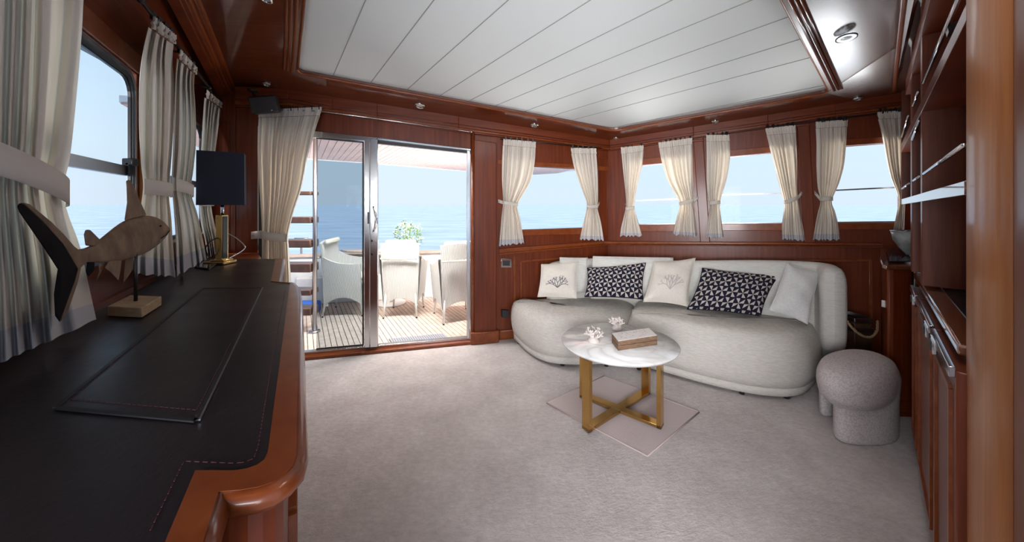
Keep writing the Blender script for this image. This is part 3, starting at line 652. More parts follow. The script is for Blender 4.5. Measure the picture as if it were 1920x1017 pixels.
# inset flap with grooves and stitching
fl_ = [S(*p, SZ+.003) for p in ((380, 541), (490, 540), (368, 789), (105, 765))]
m = MB(); m.loftp(fl_, [p-Vector((0, 0, .002)) for p in fl_]); flap = m.build('inset_leaf', leather, side)
m = MB()
for i in range(4): m.bar(fl_[i], fl_[(i+1) % 4], .009, .003)
m.build('groove', groove, side)
m = MB(); m.bar(fl_[1]+Vector((.006, 0, .001)), fl_[2]+Vector((.006, 0, .001)), .003, .003); m.build('metal_strip', steel, side)
def stitches(path, mb, z, step=.012):
    for i in range(len(path)-1):
        p, q = path[i], path[i+1]; n_ = max(1, int((q-p).length/step))
        for k in range(n_):
            a, b = p.lerp(q, (k+.15)/n_), p.lerp(q, (k+.75)/n_); a, b = Vector((a.x, a.y, z)), Vector((b.x, b.y, z)); mb.bar(a, b, .0014, .0008)
m = MB(); c_ = sum(fl_, Vector())/4; st_ = [p.lerp(c_, .06) for p in fl_]; stitches(st_+[st_[0]], m, SZ+.0042)
stitches([S(*p) for p in ((488, 543), (420, 670))], m, SZ+.0042)
stitches([S(*p) for p in ((535, 545), (510, 677), (484, 838), (476, 861), (460, 868), (440, 870), (345, 866), (280, 1000))], m, SZ+.001)
m.build('stitching', thread, side, kind='stuff')
m = MB(); m.bar(wallD(yfar, SZ+.012, .01), wallD(.35, SZ+.012, .01), .02, .024); m.build('back_strip', cherry_h, side)
# corner shelf beyond the sideboard
cs_ = thing('corner_shelf', 'small cherry shelf filling the corner beyond the sideboard, behind the lamp', 'shelf', (-2.2, 2.75, 0))
P = [wallD(2.53, .985), at(474, 486, 2.53), at(484, 477, 2.70), at(482, 470, 2.93), wallD(2.92, .985)]
P = [Vector((p.x, p.y, .985)) for p in P]
P[1] = Vector((-1.90, 2.535, .985)); P[2] = Vector((-2.00, 2.72, .985)); P[3] = Vector((-2.20, 2.95, .985))
m = MB(); m.loftp(P, [p-Vector((0, 0, .03)) for p in P]); m.build('shelf_top', cherry_desk, cs_, bevel=.008)
m = MB(); P2 = [p+(sum(P, Vector())/5-p)*.08 for p in P]; m.loftp([Vector((p.x, p.y, .955)) for p in P2], [Vector((p.x, p.y, 0)) for p in P2]); m.build('cabinet_body', cherry_v, cs_)

# ================================================================ wooden shark sculpture
drift = wood('driftwood', (.13, .078, .046), (.30, .195, .12), (3, 3, 3), coat=0, rough=.75, scale=4)
drift_dark = wood('near_black_driftwood', (.004, .003, .004), (.010, .008, .008), (3, 3, 3), coat=0, rough=.8, scale=7, spec=.05)  # near-black noise tone for the flat tail face and small details
pale_wood = wood('pale_oak_block', (.33, .22, .12), (.50, .36, .22), (3, 12, 12), coat=0, rough=.6, scale=6)
blk = [S(266, 597.5), S(303, 573.5), S(234, 572), S(200.6, 594)]
blk = [blk[0], blk[1], blk[1]+(blk[3]-blk[0]), blk[3]]
shark = thing('shark_sculpture', 'carved driftwood shark on a steel pin and pale wood block', 'sculpture', ((blk[0]+blk[2])/2))
m = MB(); m.loftp([p+Vector((0, 0, .0015)) for p in blk], [p+Vector((0, 0, .0375)) for p in blk]); m.build('base_block', pale_wood, shark, bevel=.003)
pc = (blk[0]+blk[2])/2; YS = pc.y; 
pin_top = at(247, 480, YS); m = MB(); m.tube([Vector((pc.x, pc.y, 1.03)), Vector((pc.x, pc.y, pin_top.z+.02))], .0055, 8); m.build('pin', dark_metal, shark, smooth=True)
def ys(x): return .667/(-(min(x, 290)-960)/640-.6203)*(.885+.065*min(max(x-35, 0), 212)/212)+max(0, x-290)*.0035
def SP(x, y, d=0): return at(x, y, ys(x)+d)
sec = [(319.5, 431, 1.5, .5), (312, 431, 10, .7), (300, 431, 22, .75), (285, 434.5, 31, .8), (262, 441, 38.5, .8), (236, 451, 37, .78), (210, 464, 29.5, .75), (186, 473, 20.5, .7), (166, 478, 14, .6), (150, 480, 12, .45), (138, 480, 13, .3)]
m = MB(); R_ = []
for x, y, r_, asp in sec:
    c = SP(x, y); rr = r_*c.y/F; tl = Vector((-.25, 0, 1)).normalized()
    R_.append([c+Vector((-.25*rr*math.cos(t)*.5, 0, rr*math.cos(t)))+Vector((-.3, 1, 0)).normalized()*rr*asp*math.sin(t) for t in [2*math.pi*k/16 for k in range(16)]])
m.rings(R_); m.build('body', drift, shark, smooth=True, subd=1)
def fin(px, name, mm, d=0, th=.014, par=None, bev=.004):
    a = [SP(x, y, d-th/2) for x, y in px]; b = [SP(x, y, d+th/2) for x, y in px]
    mb = MB(); mb.loftp(a, b); return mb.build(name, mm, par or shark, bevel=bev)
fin([(233, 414), (238, 380), (237, 350), (236, 339), (243, 337), (252, 350), (262, 376), (275, 404)], 'dorsal_fin', drift, 0, .022)
fin([(160, 461), (157, 440), (160, 431), (169, 431), (178, 440), (190, 452), (178, 462)], 'rear_dorsal_fin', drift, -.01, .014)
fin([(140, 463), (150, 470), (165, 474), (165, 490), (152, 502), (146, 530), (128, 582), (113, 605), (120, 570), (140, 528), (146, 505), (118, 458), (82, 418), (48, 386), (40, 379), (56, 383), (96, 416), (120, 440)], 'tail_fin', drift, .0, .030)
fin([(31, 386), (40, 379), (48, 386), (82, 418), (118, 458), (146, 505), (140, 528), (124, 572), (112, 605), (103, 592), (101, 552), (108, 505), (88, 474), (60, 433), (36, 398)], 'tail_fin_dark_face', drift_dark, -.006, .036)['label'] = 'near-black flat face of the tail fin'
fin([(184, 494), (195, 497), (190, 510), (181, 526), (186, 508)], 'pelvic_fin', drift, -.01, .012)
fin([(204, 490), (228, 488), (226, 508), (222, 527), (208, 512), (196, 503)], 'pectoral_fin', drift, -.03, .014)
fin([(236, 486), (258, 476), (252, 500), (240, 520), (231, 531), (233, 508)], 'pectoral_fin', drift, .03, .014)
fin([(163, 492), (178, 490), (176, 508), (166, 519), (161, 510)], 'anal_fin', drift_dark, .0, .012)
for s_ in (-1,):
    m = MB(); m.ball(SP(301, 424, -.03), .0035, 6); m.build('eye', drift_dark, shark, smooth=True)
m = MB(); m.tube([SP(318, 433, -.008), SP(311, 441, -.022), SP(302, 447, -.030)], .0016, 6); m.build('mouth_line', drift_dark, shark)

# ================================================================ table lamp, cable, phone
LY = 2.30; lc = at(413, 495, LY); lamp_ = thing('table_lamp', 'gold column table lamp with a square black shade on the sideboard', 'lamp', (lc.x, LY, SZ))
lx = lc.x; hx = at(417, 384, LY).x
m = MB(); m.box((lx, LY, 1.0085+.005), (.135, .11, .017)); m.box((lx+.01, LY, 1.028), (.09, .08, .012)); m.build('foot', gold, lamp_, bevel=.003)
m = MB(); m.box((lx+.012, LY, 1.18), (.044, .05, .30)); m.build('column', gold, lamp_, bevel=.002)
m = MB(); m.box((lx+.035, LY-.004, 1.18), (.006, .036, .285)); m.build('black_inlay', black_rubber, lamp_)
m = MB(); m.tube([(lx+.014, LY, 1.32), (lx+.014, LY, 1.43)], .010, 10); m.build('neck', chrome, lamp_, smooth=True)
shade_m = mat('dark_navy_shade', (.012, .016, .032), .75)
n = tex_noise(shade_m, 1, (300, 300, 300), 2); bump(shade_m, n, 0, .2, .001)
m = MB(); cx, z0, z1, hw, hd = hx, 1.397, 1.748, .122, .075; R = Matrix.Rotation(.60, 3, 'Z')
ring = lambda z, k: [Vector((cx, LY, z))+R@Vector((x*hw*k, y*hd*k, 0)) for x, y in ((-1, -1), (1, -1), (1, 1), (-1, 1))]
m.rings([ring(z0, 1), ring(z1, .985), ring(z1, .96), ring(z0, .975), ring(z0, 1)], False); m.build('lamp_shade', shade_m, lamp_)
m = MB(); m.ball((lx+.014, LY, 1.50), .03, 8); m.build('bulb', lens_off, lamp_, smooth=True)
m = MB(); C0 = Vector((cx, LY, 1.44)); m.bar(C0-R@Vector((hw*.9, 0, 0)), C0+R@Vector((hw*.9, 0, 0)), .004, .004); m.bar(C0-R@Vector((0, hd*.9, 0)), C0+R@Vector((0, hd*.9, 0)), .004, .004); m.build('shade_carrier', chrome, lamp_)
pts = [at(425, 487, 2.34), at(440, 479, 2.42), at(455, 470, 2.50), at(459, 462, 2.52), at(445, 448, 2.55), at(428, 438, 2.58)]
m = MB(); m.tube([catm([list(p) for p in pts], t/30) for t in range(31)], .0035, 6); tag(m.build('power_cord', steel, smooth=True), 'grey cord looping right of the gold lamp column', 'cord')
pts = [at(407, 488, 2.32), at(392, 482, 2.25), at(386, 465, 2.22), at(396, 452, 2.24), at(409, 446, 2.28)]
m = MB(); m.tube([catm([list(p) for p in pts], t/30) for t in range(31)], .0035, 6); tag(m.build('power_cord', black_rubber, smooth=True), 'black cord looping left of the gold lamp column', 'cord')
ph_ = [S(364, 503), S(383, 491.5), S(415, 492), S(392, 508)]; ph_ = [ph_[0], ph_[1], ph_[1]+(ph_[3]-ph_[0]), ph_[3]]
pt_ = thing('phone', 'black smartphone lying on the sideboard beside the lamp foot', 'phone', sum(ph_, Vector())/4)
m = MB(); m.loftp([p+Vector((0, 0, .001)) for p in ph_], [p+Vector((0, 0, .012)) for p in ph_]); m.build('case', black_rubber, pt_, bevel=.004)
m = MB(); cc = sum(ph_, Vector())/4; q = [p.lerp(cc, .08) for p in ph_]; m.loftp([p+Vector((0, 0, .012)) for p in q], [p+Vector((0, 0, .0128)) for p in q]); m.build('screen', mat('phone_glass', (.006, .006, .008), .08), pt_)
# speaker
spk = thing('wall_speaker', 'small black loudspeaker on a bracket in the far left ceiling corner', 'speaker', at(496, 197, 2.80))
R = Matrix.Rotation(.35, 3, 'Z') @ Matrix.Rotation(-.18, 3, 'Y')@Matrix.Rotation(.2, 3, 'X')
m = MB(); m.box(at(497, 197, 2.80), (.19, .13, .135), R); m.build('cabinet', black_rubber, spk, bevel=.018, seg=3)
m = MB(); m.box(at(497, 197, 2.80)+R@Vector((0, -.066, 0)), (.165, .006, .115), R); m.build('grille', dark_metal, spk, bevel=.002)
m = MB(); m.box(at(510, 207, 2.73)+R@Vector((.0, -.005, 0)), (.012, .003, .005), R); m.build('badge', steel, spk)
m = MB(); c = at(474, 172, 2.84); m.tube([at(484, 190, 2.82), at(476, 180, 2.84), c], .009, 8); m.lathe([(.001, 0), (.035, 0), (.035, .012), (.001, .012)], c, 16); m.build('bracket', black_rubber, spk)
# switch and socket
for (x, y, w_, h_, nm, lb, ct) in ((949.5, 493.5, 20, 17, 'light_switch', 'chrome framed switch plate on the wood panel right of the door', 'switch'), (948, 589, 13, 14, 'wall_socket', 'black wall socket low on the panel between door and sofa', 'socket')):
    t = thing(nm, lb, ct, WA.px(x, y, .0)); m = MB()
    WA.prism(m, [(x-w_/2, y-h_/2), (x+w_/2, y-h_/2+1), (x+w_/2, y+h_/2), (x-w_/2, y+h_/2)], .016 if nm == 'light_switch' else .05, .0); m.build('plate', chrome if nm == 'light_switch' else black_rubber, t, bevel=.003)
    m = MB(); WA.prism(m, [(x-w_*.32, y-h_*.25), (x+w_*.32, y-h_*.25), (x+w_*.32, y+h_*.3), (x-w_*.32, y+h_*.3)], .020 if nm == 'light_switch' else .053, .01); m.build('rocker' if nm == 'light_switch' else 'cover', black_rubber, t, bevel=.002)

# ================================================================ sofa
def smoothloop(P, n):
    out = []; N_ = len(P)
    for k in range(n):
        x = k*N_/n; i = int(x); f = x-i; a, b, c, d = P[(i-1) % N_], P[i], P[(i+1) % N_], P[(i+2) % N_]
        out.append(.5*(2*b+(c-a)*f+(2*a-5*b+4*c-d)*f*f+(3*b-a-3*c+d)*f**3))
    return out
def offs(P, d):
    n = len(P); ar = sum(P[i].x*P[(i+1) % n].y-P[(i+1) % n].x*P[i].y for i in range(n)); s_ = 1 if ar > 0 else -1; o = []
    for i in range(n):
        t = (P[(i+1) % n]-P[i-1]).normalized(); nn = Vector((-t.y, t.x, 0))*s_; o.append(P[i]+nn*d)
    return o
def fl0(pts): return [on_z(x, y, 0) for x, y in pts]
sofa = thing('curved_sofa', 'large curved two-part sofa in pale grey linen with rounded ends', 'sofa', (1.3, 3.0, 0))
leftP = fl0([(1172, 688), (1130, 692), (1085, 693.5), (1040, 691), (1008, 682), (983, 666), (967, 650), (961, 641)])+[Vector((.06, 3.53, 0)), Vector((.5, 3.63, 0)), Vector((.95, 3.70, 0)), Vector((1.22, 3.50, 0)), Vector((1.16, 3.22, 0))]
rightP = fl0([(1177, 686), (1200, 695), (1260, 712), (1330, 732), (1400, 748), (1450, 755), (1490, 755.5), (1520, 746), (1537, 722)])+[Vector((2.40, 2.80, 0)), Vector((1.95, 3.08, 0)), Vector((1.45, 3.36, 0)), Vector((1.24, 3.40, 0))]
for P, zt_s, nm in ((leftP, .435, 'seat_module'), (rightP, .475, 'seat_module')):
    L0 = smoothloop(P, 96)
    for p in L0: p.z = 0
    m = MB(); R_ = []
    for z, d in ((.025, .04), (.03, .026), (.085, .018), (.09, .026)):
        R_.append([Vector((p.x, p.y, z)) for p in offs(L0, d)])
    m.rings(R_); sk = m.build('base_skirt', sofa_fab, sofa, smooth=True)
    m = MB(); R_ = []; c = sum(L0, Vector())/len(L0)
    for z, d in ((.088, .028), (.094, .012), (.15, -.004), (.22, -.016), (.30, -.014), (.355, -.004), (.395, .016), (zt_s-.022, .040), (zt_s-.006, .075), (zt_s, .12)):
        R_.append([Vector((p.x, p.y, z)) for p in offs(L0, d)])
    last = R_[-1]
    for k, dz in ((.7, .0), (.4, .001), (.1, .001)):
        R_.append([Vector((c.x+(p.x-c.x)*k, c.y+(p.y-c.y)*k, zt_s+.005+dz)) for p in last])
    m.rings(R_); m.build(nm, sofa_fab, sofa, smooth=True)
    nmf = [L0[i] for i in ((4, 20, 50, 75) if P is leftP else (3, 30, 46, 70))]
    for p in nmf:
        q = p+(c-p).normalized()*.07; mf = MB(); mf.lathe([(.018, 0), (.02, .03)], (q.x, q.y, 0), 12); mf.build('foot', black_rubber, sofa, smooth=True)
path = [(.36, 3.53), (.62, 3.585), (.90, 3.63), (1.10, 3.56), (1.30, 3.42), (1.62, 3.26), (1.95, 3.08), (2.22, 2.92), (2.38, 2.81), (2.455, 2.70), (2.42, 2.59), (2.335, 2.47)]
topz = [.80, .82, .83, .84, .845, .865, .90, .925, .935, .94, .94, .935]; botz = [.30, .2, .15, .12, .12, .12, .12, .12, .13, .18, .26, .33]
PL = [[a[0], a[1], b, c] for a, b, c in zip(path, topz, botz)]
R_ = []; n_ = 70
for k in range(n_+1):
    t = k/n_; x, y, tz, bz = catm(PL, t); x2, y2, *_ = catm(PL, min(t+.01, 1)); x1, y1, *_ = catm(PL, max(t-.01, 0))
    d = Vector((x2-x1, y2-y1, 0)).normalized(); nn = Vector((-d.y, d.x, 0)); hw = .078
    e_ = min(t, 1-t)*n_; sc_ = math.sqrt(max(0, 1-(1-min(e_/4, 1))**2))*.98+.02
    hh = (tz-bz)/2; mid = (tz+bz)/2; row = []
    for j in range(24):
        a = 2*math.pi*j/24; ca, sa = math.cos(a), math.sin(a); q = .36
        px_ = math.copysign(abs(ca)**.7, ca)*hw*sc_; pz_ = math.copysign(abs(sa)**q, sa)*(hh-(1-sc_)*.06)
        row.append(Vector((x, y, mid))+nn*px_+Vector((0, 0, pz_)))
    R_.append(row)
m = MB(); m.rings(R_); m.build('backrest', sofa_back_fab, sofa, smooth=True)

# pillows from the four corners they show
def tri_mat(name, su, sv_):
    m = mat(name, (.02, .02, .03), .9, spec=.1); uv = N(m, 'ShaderNodeUVMap'); sp_ = N(m, 'ShaderNodeSeparateXYZ'); L(m, uv, 0, sp_, 0)
    def M(op, a, b=None):
        q = N(m, 'ShaderNodeMath', operation=op)
        for i, v_ in enumerate((a, b)):
            if v_ is None: continue
            if isinstance(v_, (int, float)): q.inputs[i].default_value = v_
            else: m.node_tree.links.new(v_, q.inputs[i])
        return q.outputs[0]
    fx = M('SUBTRACT', M('FRACT', M('MULTIPLY', sp_.outputs[0], su)), .5); fy = M('SUBTRACT', M('FRACT', M('MULTIPLY', sp_.outputs[1], sv_)), .5)
    ang = M('ARCTAN2', fy, fx); sec_ = M('MODULO', M('ADD', M('FLOOR', M('DIVIDE', ang, math.pi/4)), 8), 2)
    # thin dark outline between the light triangles
    fr_ = M('FRACT', M('ADD', M('DIVIDE', ang, math.pi/4), 8)); e1 = M('MULTIPLY', M('GREATER_THAN', fr_, .08), M('LESS_THAN', fr_, .92))
    mxx = M('MAXIMUM', M('ABSOLUTE', fx), M('ABSOLUTE', fy)); e2 = M('LESS_THAN', mxx, .46)
    f = M('MULTIPLY', M('MULTIPLY', sec_, e1), e2)
    mx = N(m, 'ShaderNodeMix', data_type='RGBA'); mx.inputs[6].default_value = (.014, .013, .026, 1); mx.inputs[7].default_value = (.46, .42, .39, 1)
    m.node_tree.links.new(f, mx.inputs[0]); L(m, mx, 2, P_(m), 'Base Color'); n = tex_noise(m, 1, (380, 380, 380), 2); bump(m, n, 0, .5, .002); return m
tri_a, tri_b = tri_mat('black_triangle_weave', 6.5, 4), tri_mat('black_triangle_weave_large', 7, 4.2)
ink = mat('grey_ink_print', (.14, .13, .15), .9); ink_pale = mat('pale_ink_print', (.42, .39, .37), .9)
def pillow(name, label, cat, corners, mm, th=.07, group=None, pinch=.05, pr=None, ears=.02, n=22, puff=.45):
    c = [at(x, y, Y) for x, y, Y in corners]       # tl tr br bl
    cen = sum(c, Vector())/4; nrm = (c[1]-c[0]).cross(c[3]-c[0]).normalized()
    if nrm.y > 0: nrm = -nrm
    t = thing(name, label, cat, (cen.x, cen.y, min(p.z for p in c)), group)
    def pt(u, v_, s_):
        k1 = pinch*4*u*(1-u); k2 = pinch*4*v_*(1-v_)
        uu = u+(.5-u)*2*k2*.5*abs(2*u-1); vv = v_+(.5-v_)*2*k1*.5*abs(2*v_-1)
        p = (c[0]*(1-uu)+c[1]*uu)*(1-vv)+(c[3]*(1-uu)+c[2]*uu)*vv
        h = th*(max(0, 4*u*(1-u))**puff)*(max(0, 4*v_*(1-v_))**puff)
        w_ = .006*math.sin(u*9+v_*5+c[0].x*20)+.004*math.sin(v_*17-u*6)
        return p+nrm*s_*(h+(w_ if 0 < u < 1 and 0 < v_ < 1 else 0)*(1 if s_ > 0 else 0))
    for s_, nm in ((1, 'cover'), (-1, 'back_cover')):
        m = MB(); m.rings([[pt(i/n, j/n, s_) for i in range(n+1)] for j in range(n+1)], False, False)
        o = m.build(nm, mm, t, smooth=True); uvl = o.data.uv_layers.new(name='UVMap')
        for lp in o.data.loops: k = lp.vertex_index; uvl.data[lp.index].uv = ((k % (n+1))/n, (k//(n+1))/n)
        if s_ > 0: front = o
    m = MB(); loop = [pt(i/n, 0, 0) for i in range(n)]+[pt(1, i/n, 0) for i in range(n)]+[pt(1-i/n, 1, 0) for i in range(n)]+[pt(0, 1-i/n, 0) for i in range(n)]
    m.tube(loop+[loop[0]], .0035, 6); m.build('seam', mm, t, smooth=True)
    if pr:
        rnd = random.Random(pr[0]); m = MB()
        def stroke(a, b, w_):
            k = 5; P1, P2 = [], []
            for i in range(k+1):
                f = i/k; u = a[0]+(b[0]-a[0])*f; v_ = a[1]+(b[1]-a[1])*f; dx, dy = b[0]-a[0], b[1]-a[1]; l = math.hypot(dx, dy)+1e-6
                ox, oy = -dy/l*w_, dx/l*w_
                P1.append(pt(u+ox, v_+oy, 1)+nrm*.0012); P2.append(pt(u-ox, v_-oy, 1)+nrm*.0012)
            m.rings([P1, P2], False, False)
        def branch(x, y, a, l, d):
            if d == 0: return
            x2, y2 = x+math.cos(a)*l, y-math.sin(a)*l; stroke((x, y), (x2, y2), .0045+.0012*d)
            for s2 in (-1, 1):
                branch(x2, y2, a+s2*(.25+rnd.random()*.35), l*(.62+rnd.random()*.2), d-1)
        for a in pr[2]: branch(pr[1][0], pr[1][1], math.radians(a), pr[3], 4)
        m.build('coral_print', pr[4], front)
    return t
gp = 'cushions on the curved sofa'
pillow('back_cushion', 'plain pale linen cushion behind the leftmost coral-print cushion', 'cushion', [(1050, 483, 3.46), (1102, 484, 3.46), (1106, 550, 3.42), (1046, 553, 3.42)], sofa_back_fab, .05, gp, .02, puff=.3)
pillow('back_cushion', 'wide plain linen back cushion behind the smaller triangle-pattern cushion', 'cushion', [(1112, 481, 3.42), (1262, 484, 3.26), (1258, 562, 3.22), (1108, 560, 3.36)], sofa_back_fab, .055, gp, .01, puff=.28)
pillow('scatter_cushion', 'leftmost cushion, cream square printed with dark branching coral', 'cushion', [(1015, 496, 3.42), (1084, 490, 3.38), (1081, 560, 3.22), (1008, 557, 3.26)], cream_pil, .06, gp, .06, pr=(3, (.50, .78), (58, 90, 122, 140, 40), .13, ink))
pillow('scatter_cushion', 'smaller oblong cushion with black and grey triangles, left of middle', 'cushion', [(1101, 503, 3.34), (1211, 493, 3.24), (1206, 562, 3.08), (1096, 557, 3.18)], tri_a, .07, gp, .07)
pillow('scatter_cushion', 'cream square cushion with faint coral print, in the middle of the sofa', 'cushion', [(1226, 491, 3.22), (1304, 484, 3.16), (1289, 575, 2.98), (1206, 566, 3.04)], cream_pil, .075, gp, .07, pr=(8, (.52, .74), (50, 80, 105, 135), .13, ink_pale))
pillow('scatter_cushion', 'larger oblong cushion with black and grey triangles, right of middle', 'cushion', [(1317, 503, 3.04), (1460, 517, 2.86), (1426, 593, 2.72), (1288, 580, 2.88)], tri_b, .085, gp, .07)
pillow('scatter_cushion', 'plain pale grey linen cushion leaning against the right arm', 'cushion', [(1476, 493, 2.76), (1538, 511, 2.66), (1514, 608, 2.52), (1443, 582, 2.66)], grey_pil, .065, gp, .06)

# ================================================================ coffee table
rug = thing('small_rug', 'small square pinkish-beige rug under the coffee table', 'rug', (.75, 2.3, 0))
rq = [on_z(x, y, .004) for x, y in ((1025, 757), (1214, 857), (1311, 774), (1133, 706))]
m = MB(); m.loftp([Vector((p.x, p.y, .001)) for p in rq], [Vector((p.x, p.y, .008)) for p in rq]); m.build('pile', mat_rug, rug, bevel=.004)
m = MB()
for i in range(4): m.tube([Vector((rq[i].x, rq[i].y, .007)), Vector((rq[(i+1) % 4].x, rq[(i+1) % 4].y, .007))], .0045, 6)
m.build('bound_edge', mat_edge, rug, smooth=True)
TZ = .475; ct = thing('coffee_table', 'round white marble coffee table on crossed brass legs', 'table', (.73, 2.3, 0))
marble = mat('white_marble', (.78, .78, .77), .06, coat=.6); n0 = tex_noise(marble, 2.2, (1, 1, 1), 8, rough=.7)
wv = N(marble, 'ShaderNodeTexNoise'); wv.inputs['Scale'].default_value = 3.2; wv.inputs['Detail'].default_value = 7; wv.inputs['Distortion'].default_value = 1.8
tcm = N(marble, 'ShaderNodeTexCoord'); L(marble, tcm, 'Object', wv, 0)
r = ramp(marble, wv, 0, [(.36, (.88, .88, .87)), (.49, (.68, .68, .67)), (.52, (.78, .78, .77)), (.62, (.90, .90, .89))]); L(marble, r, 0, P_(marble), 'Base Color')
tcn = on_z(1160, 641.5, TZ); rx, ry = .388, .335
ry = (on_z(1160, 606, TZ).y-on_z(1160, 684, TZ).y)/2; tcn.y = (on_z(1160, 606, TZ).y+on_z(1160, 684, TZ).y)/2; tcn.x = (1160-960)/F*tcn.y; rx = 108/F*tcn.y*.985
m = MB(); prof = [(.001, -.030), (.90, -.030), (.965, -.024), (.995, -.010), (1.0, -.004), (.992, 0), (.001, 0)]
m.rings([[Vector((tcn.x+rx*k*math.cos(t), tcn.y+ry*k*math.sin(t), TZ+z)) for t in [2*math.pi*j/72 for j in range(72)]] for k, z in prof]); m.build('marble_top', marble, ct, smooth=True, bevel=0)
FL_, FR_, BR_, BL_ = on_z(1098, 811, .0), on_z(1242, 805, .0), on_z(1213, 739, .0), on_z(1090, 745, .0)
zl = TZ-.030
for a, b in ((FL_, BR_), (FR_, BL_)):
    d = (b-a).normalized(); nn = Vector((-d.y, d.x, 0)); w2 = .029
    for q, s_ in ((a, 1), (b, -1)):
        m = MB(); e0 = q; e1 = q+d*s_*.028
        k = [e0-nn*w2, e0+nn*w2, e1+nn*w2, e1-nn*w2]; m.loftp([p+Vector((0, 0, .010)) for p in k], [p+Vector((0, 0, zl)) for p in k]); m.build('leg', brass, ct, bevel=.0015)
    m = MB(); k = [a-nn*w2, a+nn*w2, b+nn*w2, b-nn*w2]; z_ = .010 if a is FL_ else .0105
    m.loftp([p+Vector((0, 0, z_)) for p in k], [p+Vector((0, 0, z_+.020)) for p in k]); m.build('floor_bar', brass, ct, bevel=.0015)
# things on the table
def coral(label, x, y, R0, seed):
    c = on_z(x, y, TZ); t = thing('coral_ornament', label, 'coral', c, 'white coral pieces on the coffee table'); rnd = random.Random(seed); m = MB()
    def br(p, d, l, r_, dep):
        q = p+d*l; m.tube([p, p.lerp(q, .5)+Vector((rnd.uniform(-1, 1), rnd.uniform(-1, 1), 0))*.003, q], [r_, r_*.85, r_*.72], 6)
        m.ball(q, r_*.78, 3)
        if dep == 0: return
        for _ in range(3 if dep > 1 else 2):
            dd = (d+Vector((rnd.uniform(-1, 1), rnd.uniform(-1, 1), rnd.uniform(-.25, .8)))*.85).normalized(); br(q, dd, l*rnd.uniform(.55, .85), r_*.72, dep-1)
    for k in range(9):
        a = 2*math.pi*k/9; d = Vector((math.cos(a)*rnd.uniform(.35, 1), math.sin(a)*rnd.uniform(.35, 1), rnd.uniform(.45, 1.1))).normalized(); br(c+Vector((0, 0, .018)), d, R0*.42, R0*.12, 2)
    lo = TZ+.002
    for p in m.v: p.z = max(p.z, lo)
    m.build('branches', coral_m, t, smooth=True)
    m = MB(); m.lathe([(.001, 0), (R0*.42, 0), (R0*.46, .008), (R0*.30, .028), (.001, .032)], c+Vector((0, 0, .001)), 16); m.build('foot', coral_m, t, smooth=True)
coral_m = mat('white_coral', (.66, .60, .56), .8); n = tex_noise(coral_m, 90, (1, 1, 1), 3); bump(coral_m, n, 0, .5, .003)
coral('white branching coral nearer the viewer, left side of the coffee table', 1113, 641, .088, 4)
coral('white branching coral behind the wooden box on the coffee table', 1157, 618, .082, 11)
zb1 = TZ+.002; zb2 = zb1+.062
f1, f2, f3 = on_z(1159, 640, zb2), on_z(1232.5, 629, zb2), on_z(1147, 625, zb2); f3 = f1+(f3-f1)*1.0
K = [f1, f2, f2+(f3-f1), f3]; bx_wood = wood('aged_brown_wood', (.13, .075, .045), (.30, .19, .12), (4, 4, 30), coat=0, rough=.7, scale=6)
bk_ = thing('wooden_box', 'book-shaped wooden box with white printed lid on the coffee table', 'box', (sum(K, Vector())/4))
kb = [Vector((p.x, p.y, zb1)) for p in K]
m = MB(); m.loftp(kb, [p+Vector((0, 0, .029)) for p in kb]); m.build('box_base', bx_wood, bk_, bevel=.002)
m = MB(); m.loftp([p+Vector((0, 0, .031)) for p in kb], [p+Vector((0, 0, .060)) for p in kb]); lid = m.build('lid', bx_wood, bk_, bevel=.002)
cc = sum(kb, Vector())/4; kk = [p.lerp(cc, .01)+Vector((0, 0, .060)) for p in kb]
m = MB(); m.loftp(kk, [p+Vector((0, 0, .002)) for p in kk]); m.build('printed_top', mat('off_white_print_paper', (.82, .80, .78), .6), lid)
m = MB(); rnd = random.Random(5); ex, ey = kk[1]-kk[0], kk[3]-kk[0]
for i in range(46):
    u, v_ = rnd.uniform(.1, .85), rnd.uniform(.12, .85); p = kk[0]+ex*u+ey*v_+Vector((0, 0, .0025)); a = rnd.random()*3.1; q = p+(ex.normalized()*math.cos(a)+ey.normalized()*math.sin(a))*rnd.uniform(.008, .022)
    m.bar(p, q, .0016, .0004)
m.build('line_print', ink_pale, lid)

# ================================================================ bouclé stool
stl = thing('boucle_stool', 'round pinkish-grey boucle stool with thick curved legs', 'stool', (2.13, 2.13, 0))
sc_ = Vector((2.135, 2.13, 0)); dv = Vector((.707, .707, 0)); tv = Vector((.707, -.707, 0))
def blob(prof, cy, ry, ratio, rx, k=.8, n=48, sq=1.0):   # rings on a slightly skewed oval plan
    rg = []
    for f, z in prof:
        rg.append([Vector((cy*ratio+rx*f*math.copysign(abs(math.cos(t))**sq, math.cos(t))+ry*f*math.copysign(abs(math.sin(t))**sq, math.sin(t))*k, cy+ry*f*math.copysign(abs(math.sin(t))**sq, math.sin(t)), z)) for t in [2*math.pi*q/n for q in range(n)]])
    return rg
m = MB(); m.rings(blob([(.01, .20), (.5, .20), (.82, .225), (.95, .27), (1.0, .33), (.985, .38), (.89, .425), (.68, .452), (.36, .464), (.01, .467)], 2.105, .20, 1.0125, .258))
lp_ = [(.93, 0), (1.0, .012), (1.0, .08), (1.0, .2), (1.03, .28), (1.06, .36)]
lq_ = [(.93, 0), (1.0, .012), (1.0, .08), (1.0, .18), (.98, .24), (.9, .30)]
m.rings(blob(lp_, 2.07, .10, 1.037, .200, sq=.8)); m.rings(blob(lq_, 2.31, .065, .925, .060, sq=.8)); m.rings(blob(lq_, 2.26, .05, 1.05, .06, sq=.8))
o = m.build('upholstered_body', boucle, stl, smooth=True)
q = o.modifiers.new('remesh', 'REMESH'); q.mode = 'VOXEL'; q.voxel_size = .007; q.use_smooth_shade = True
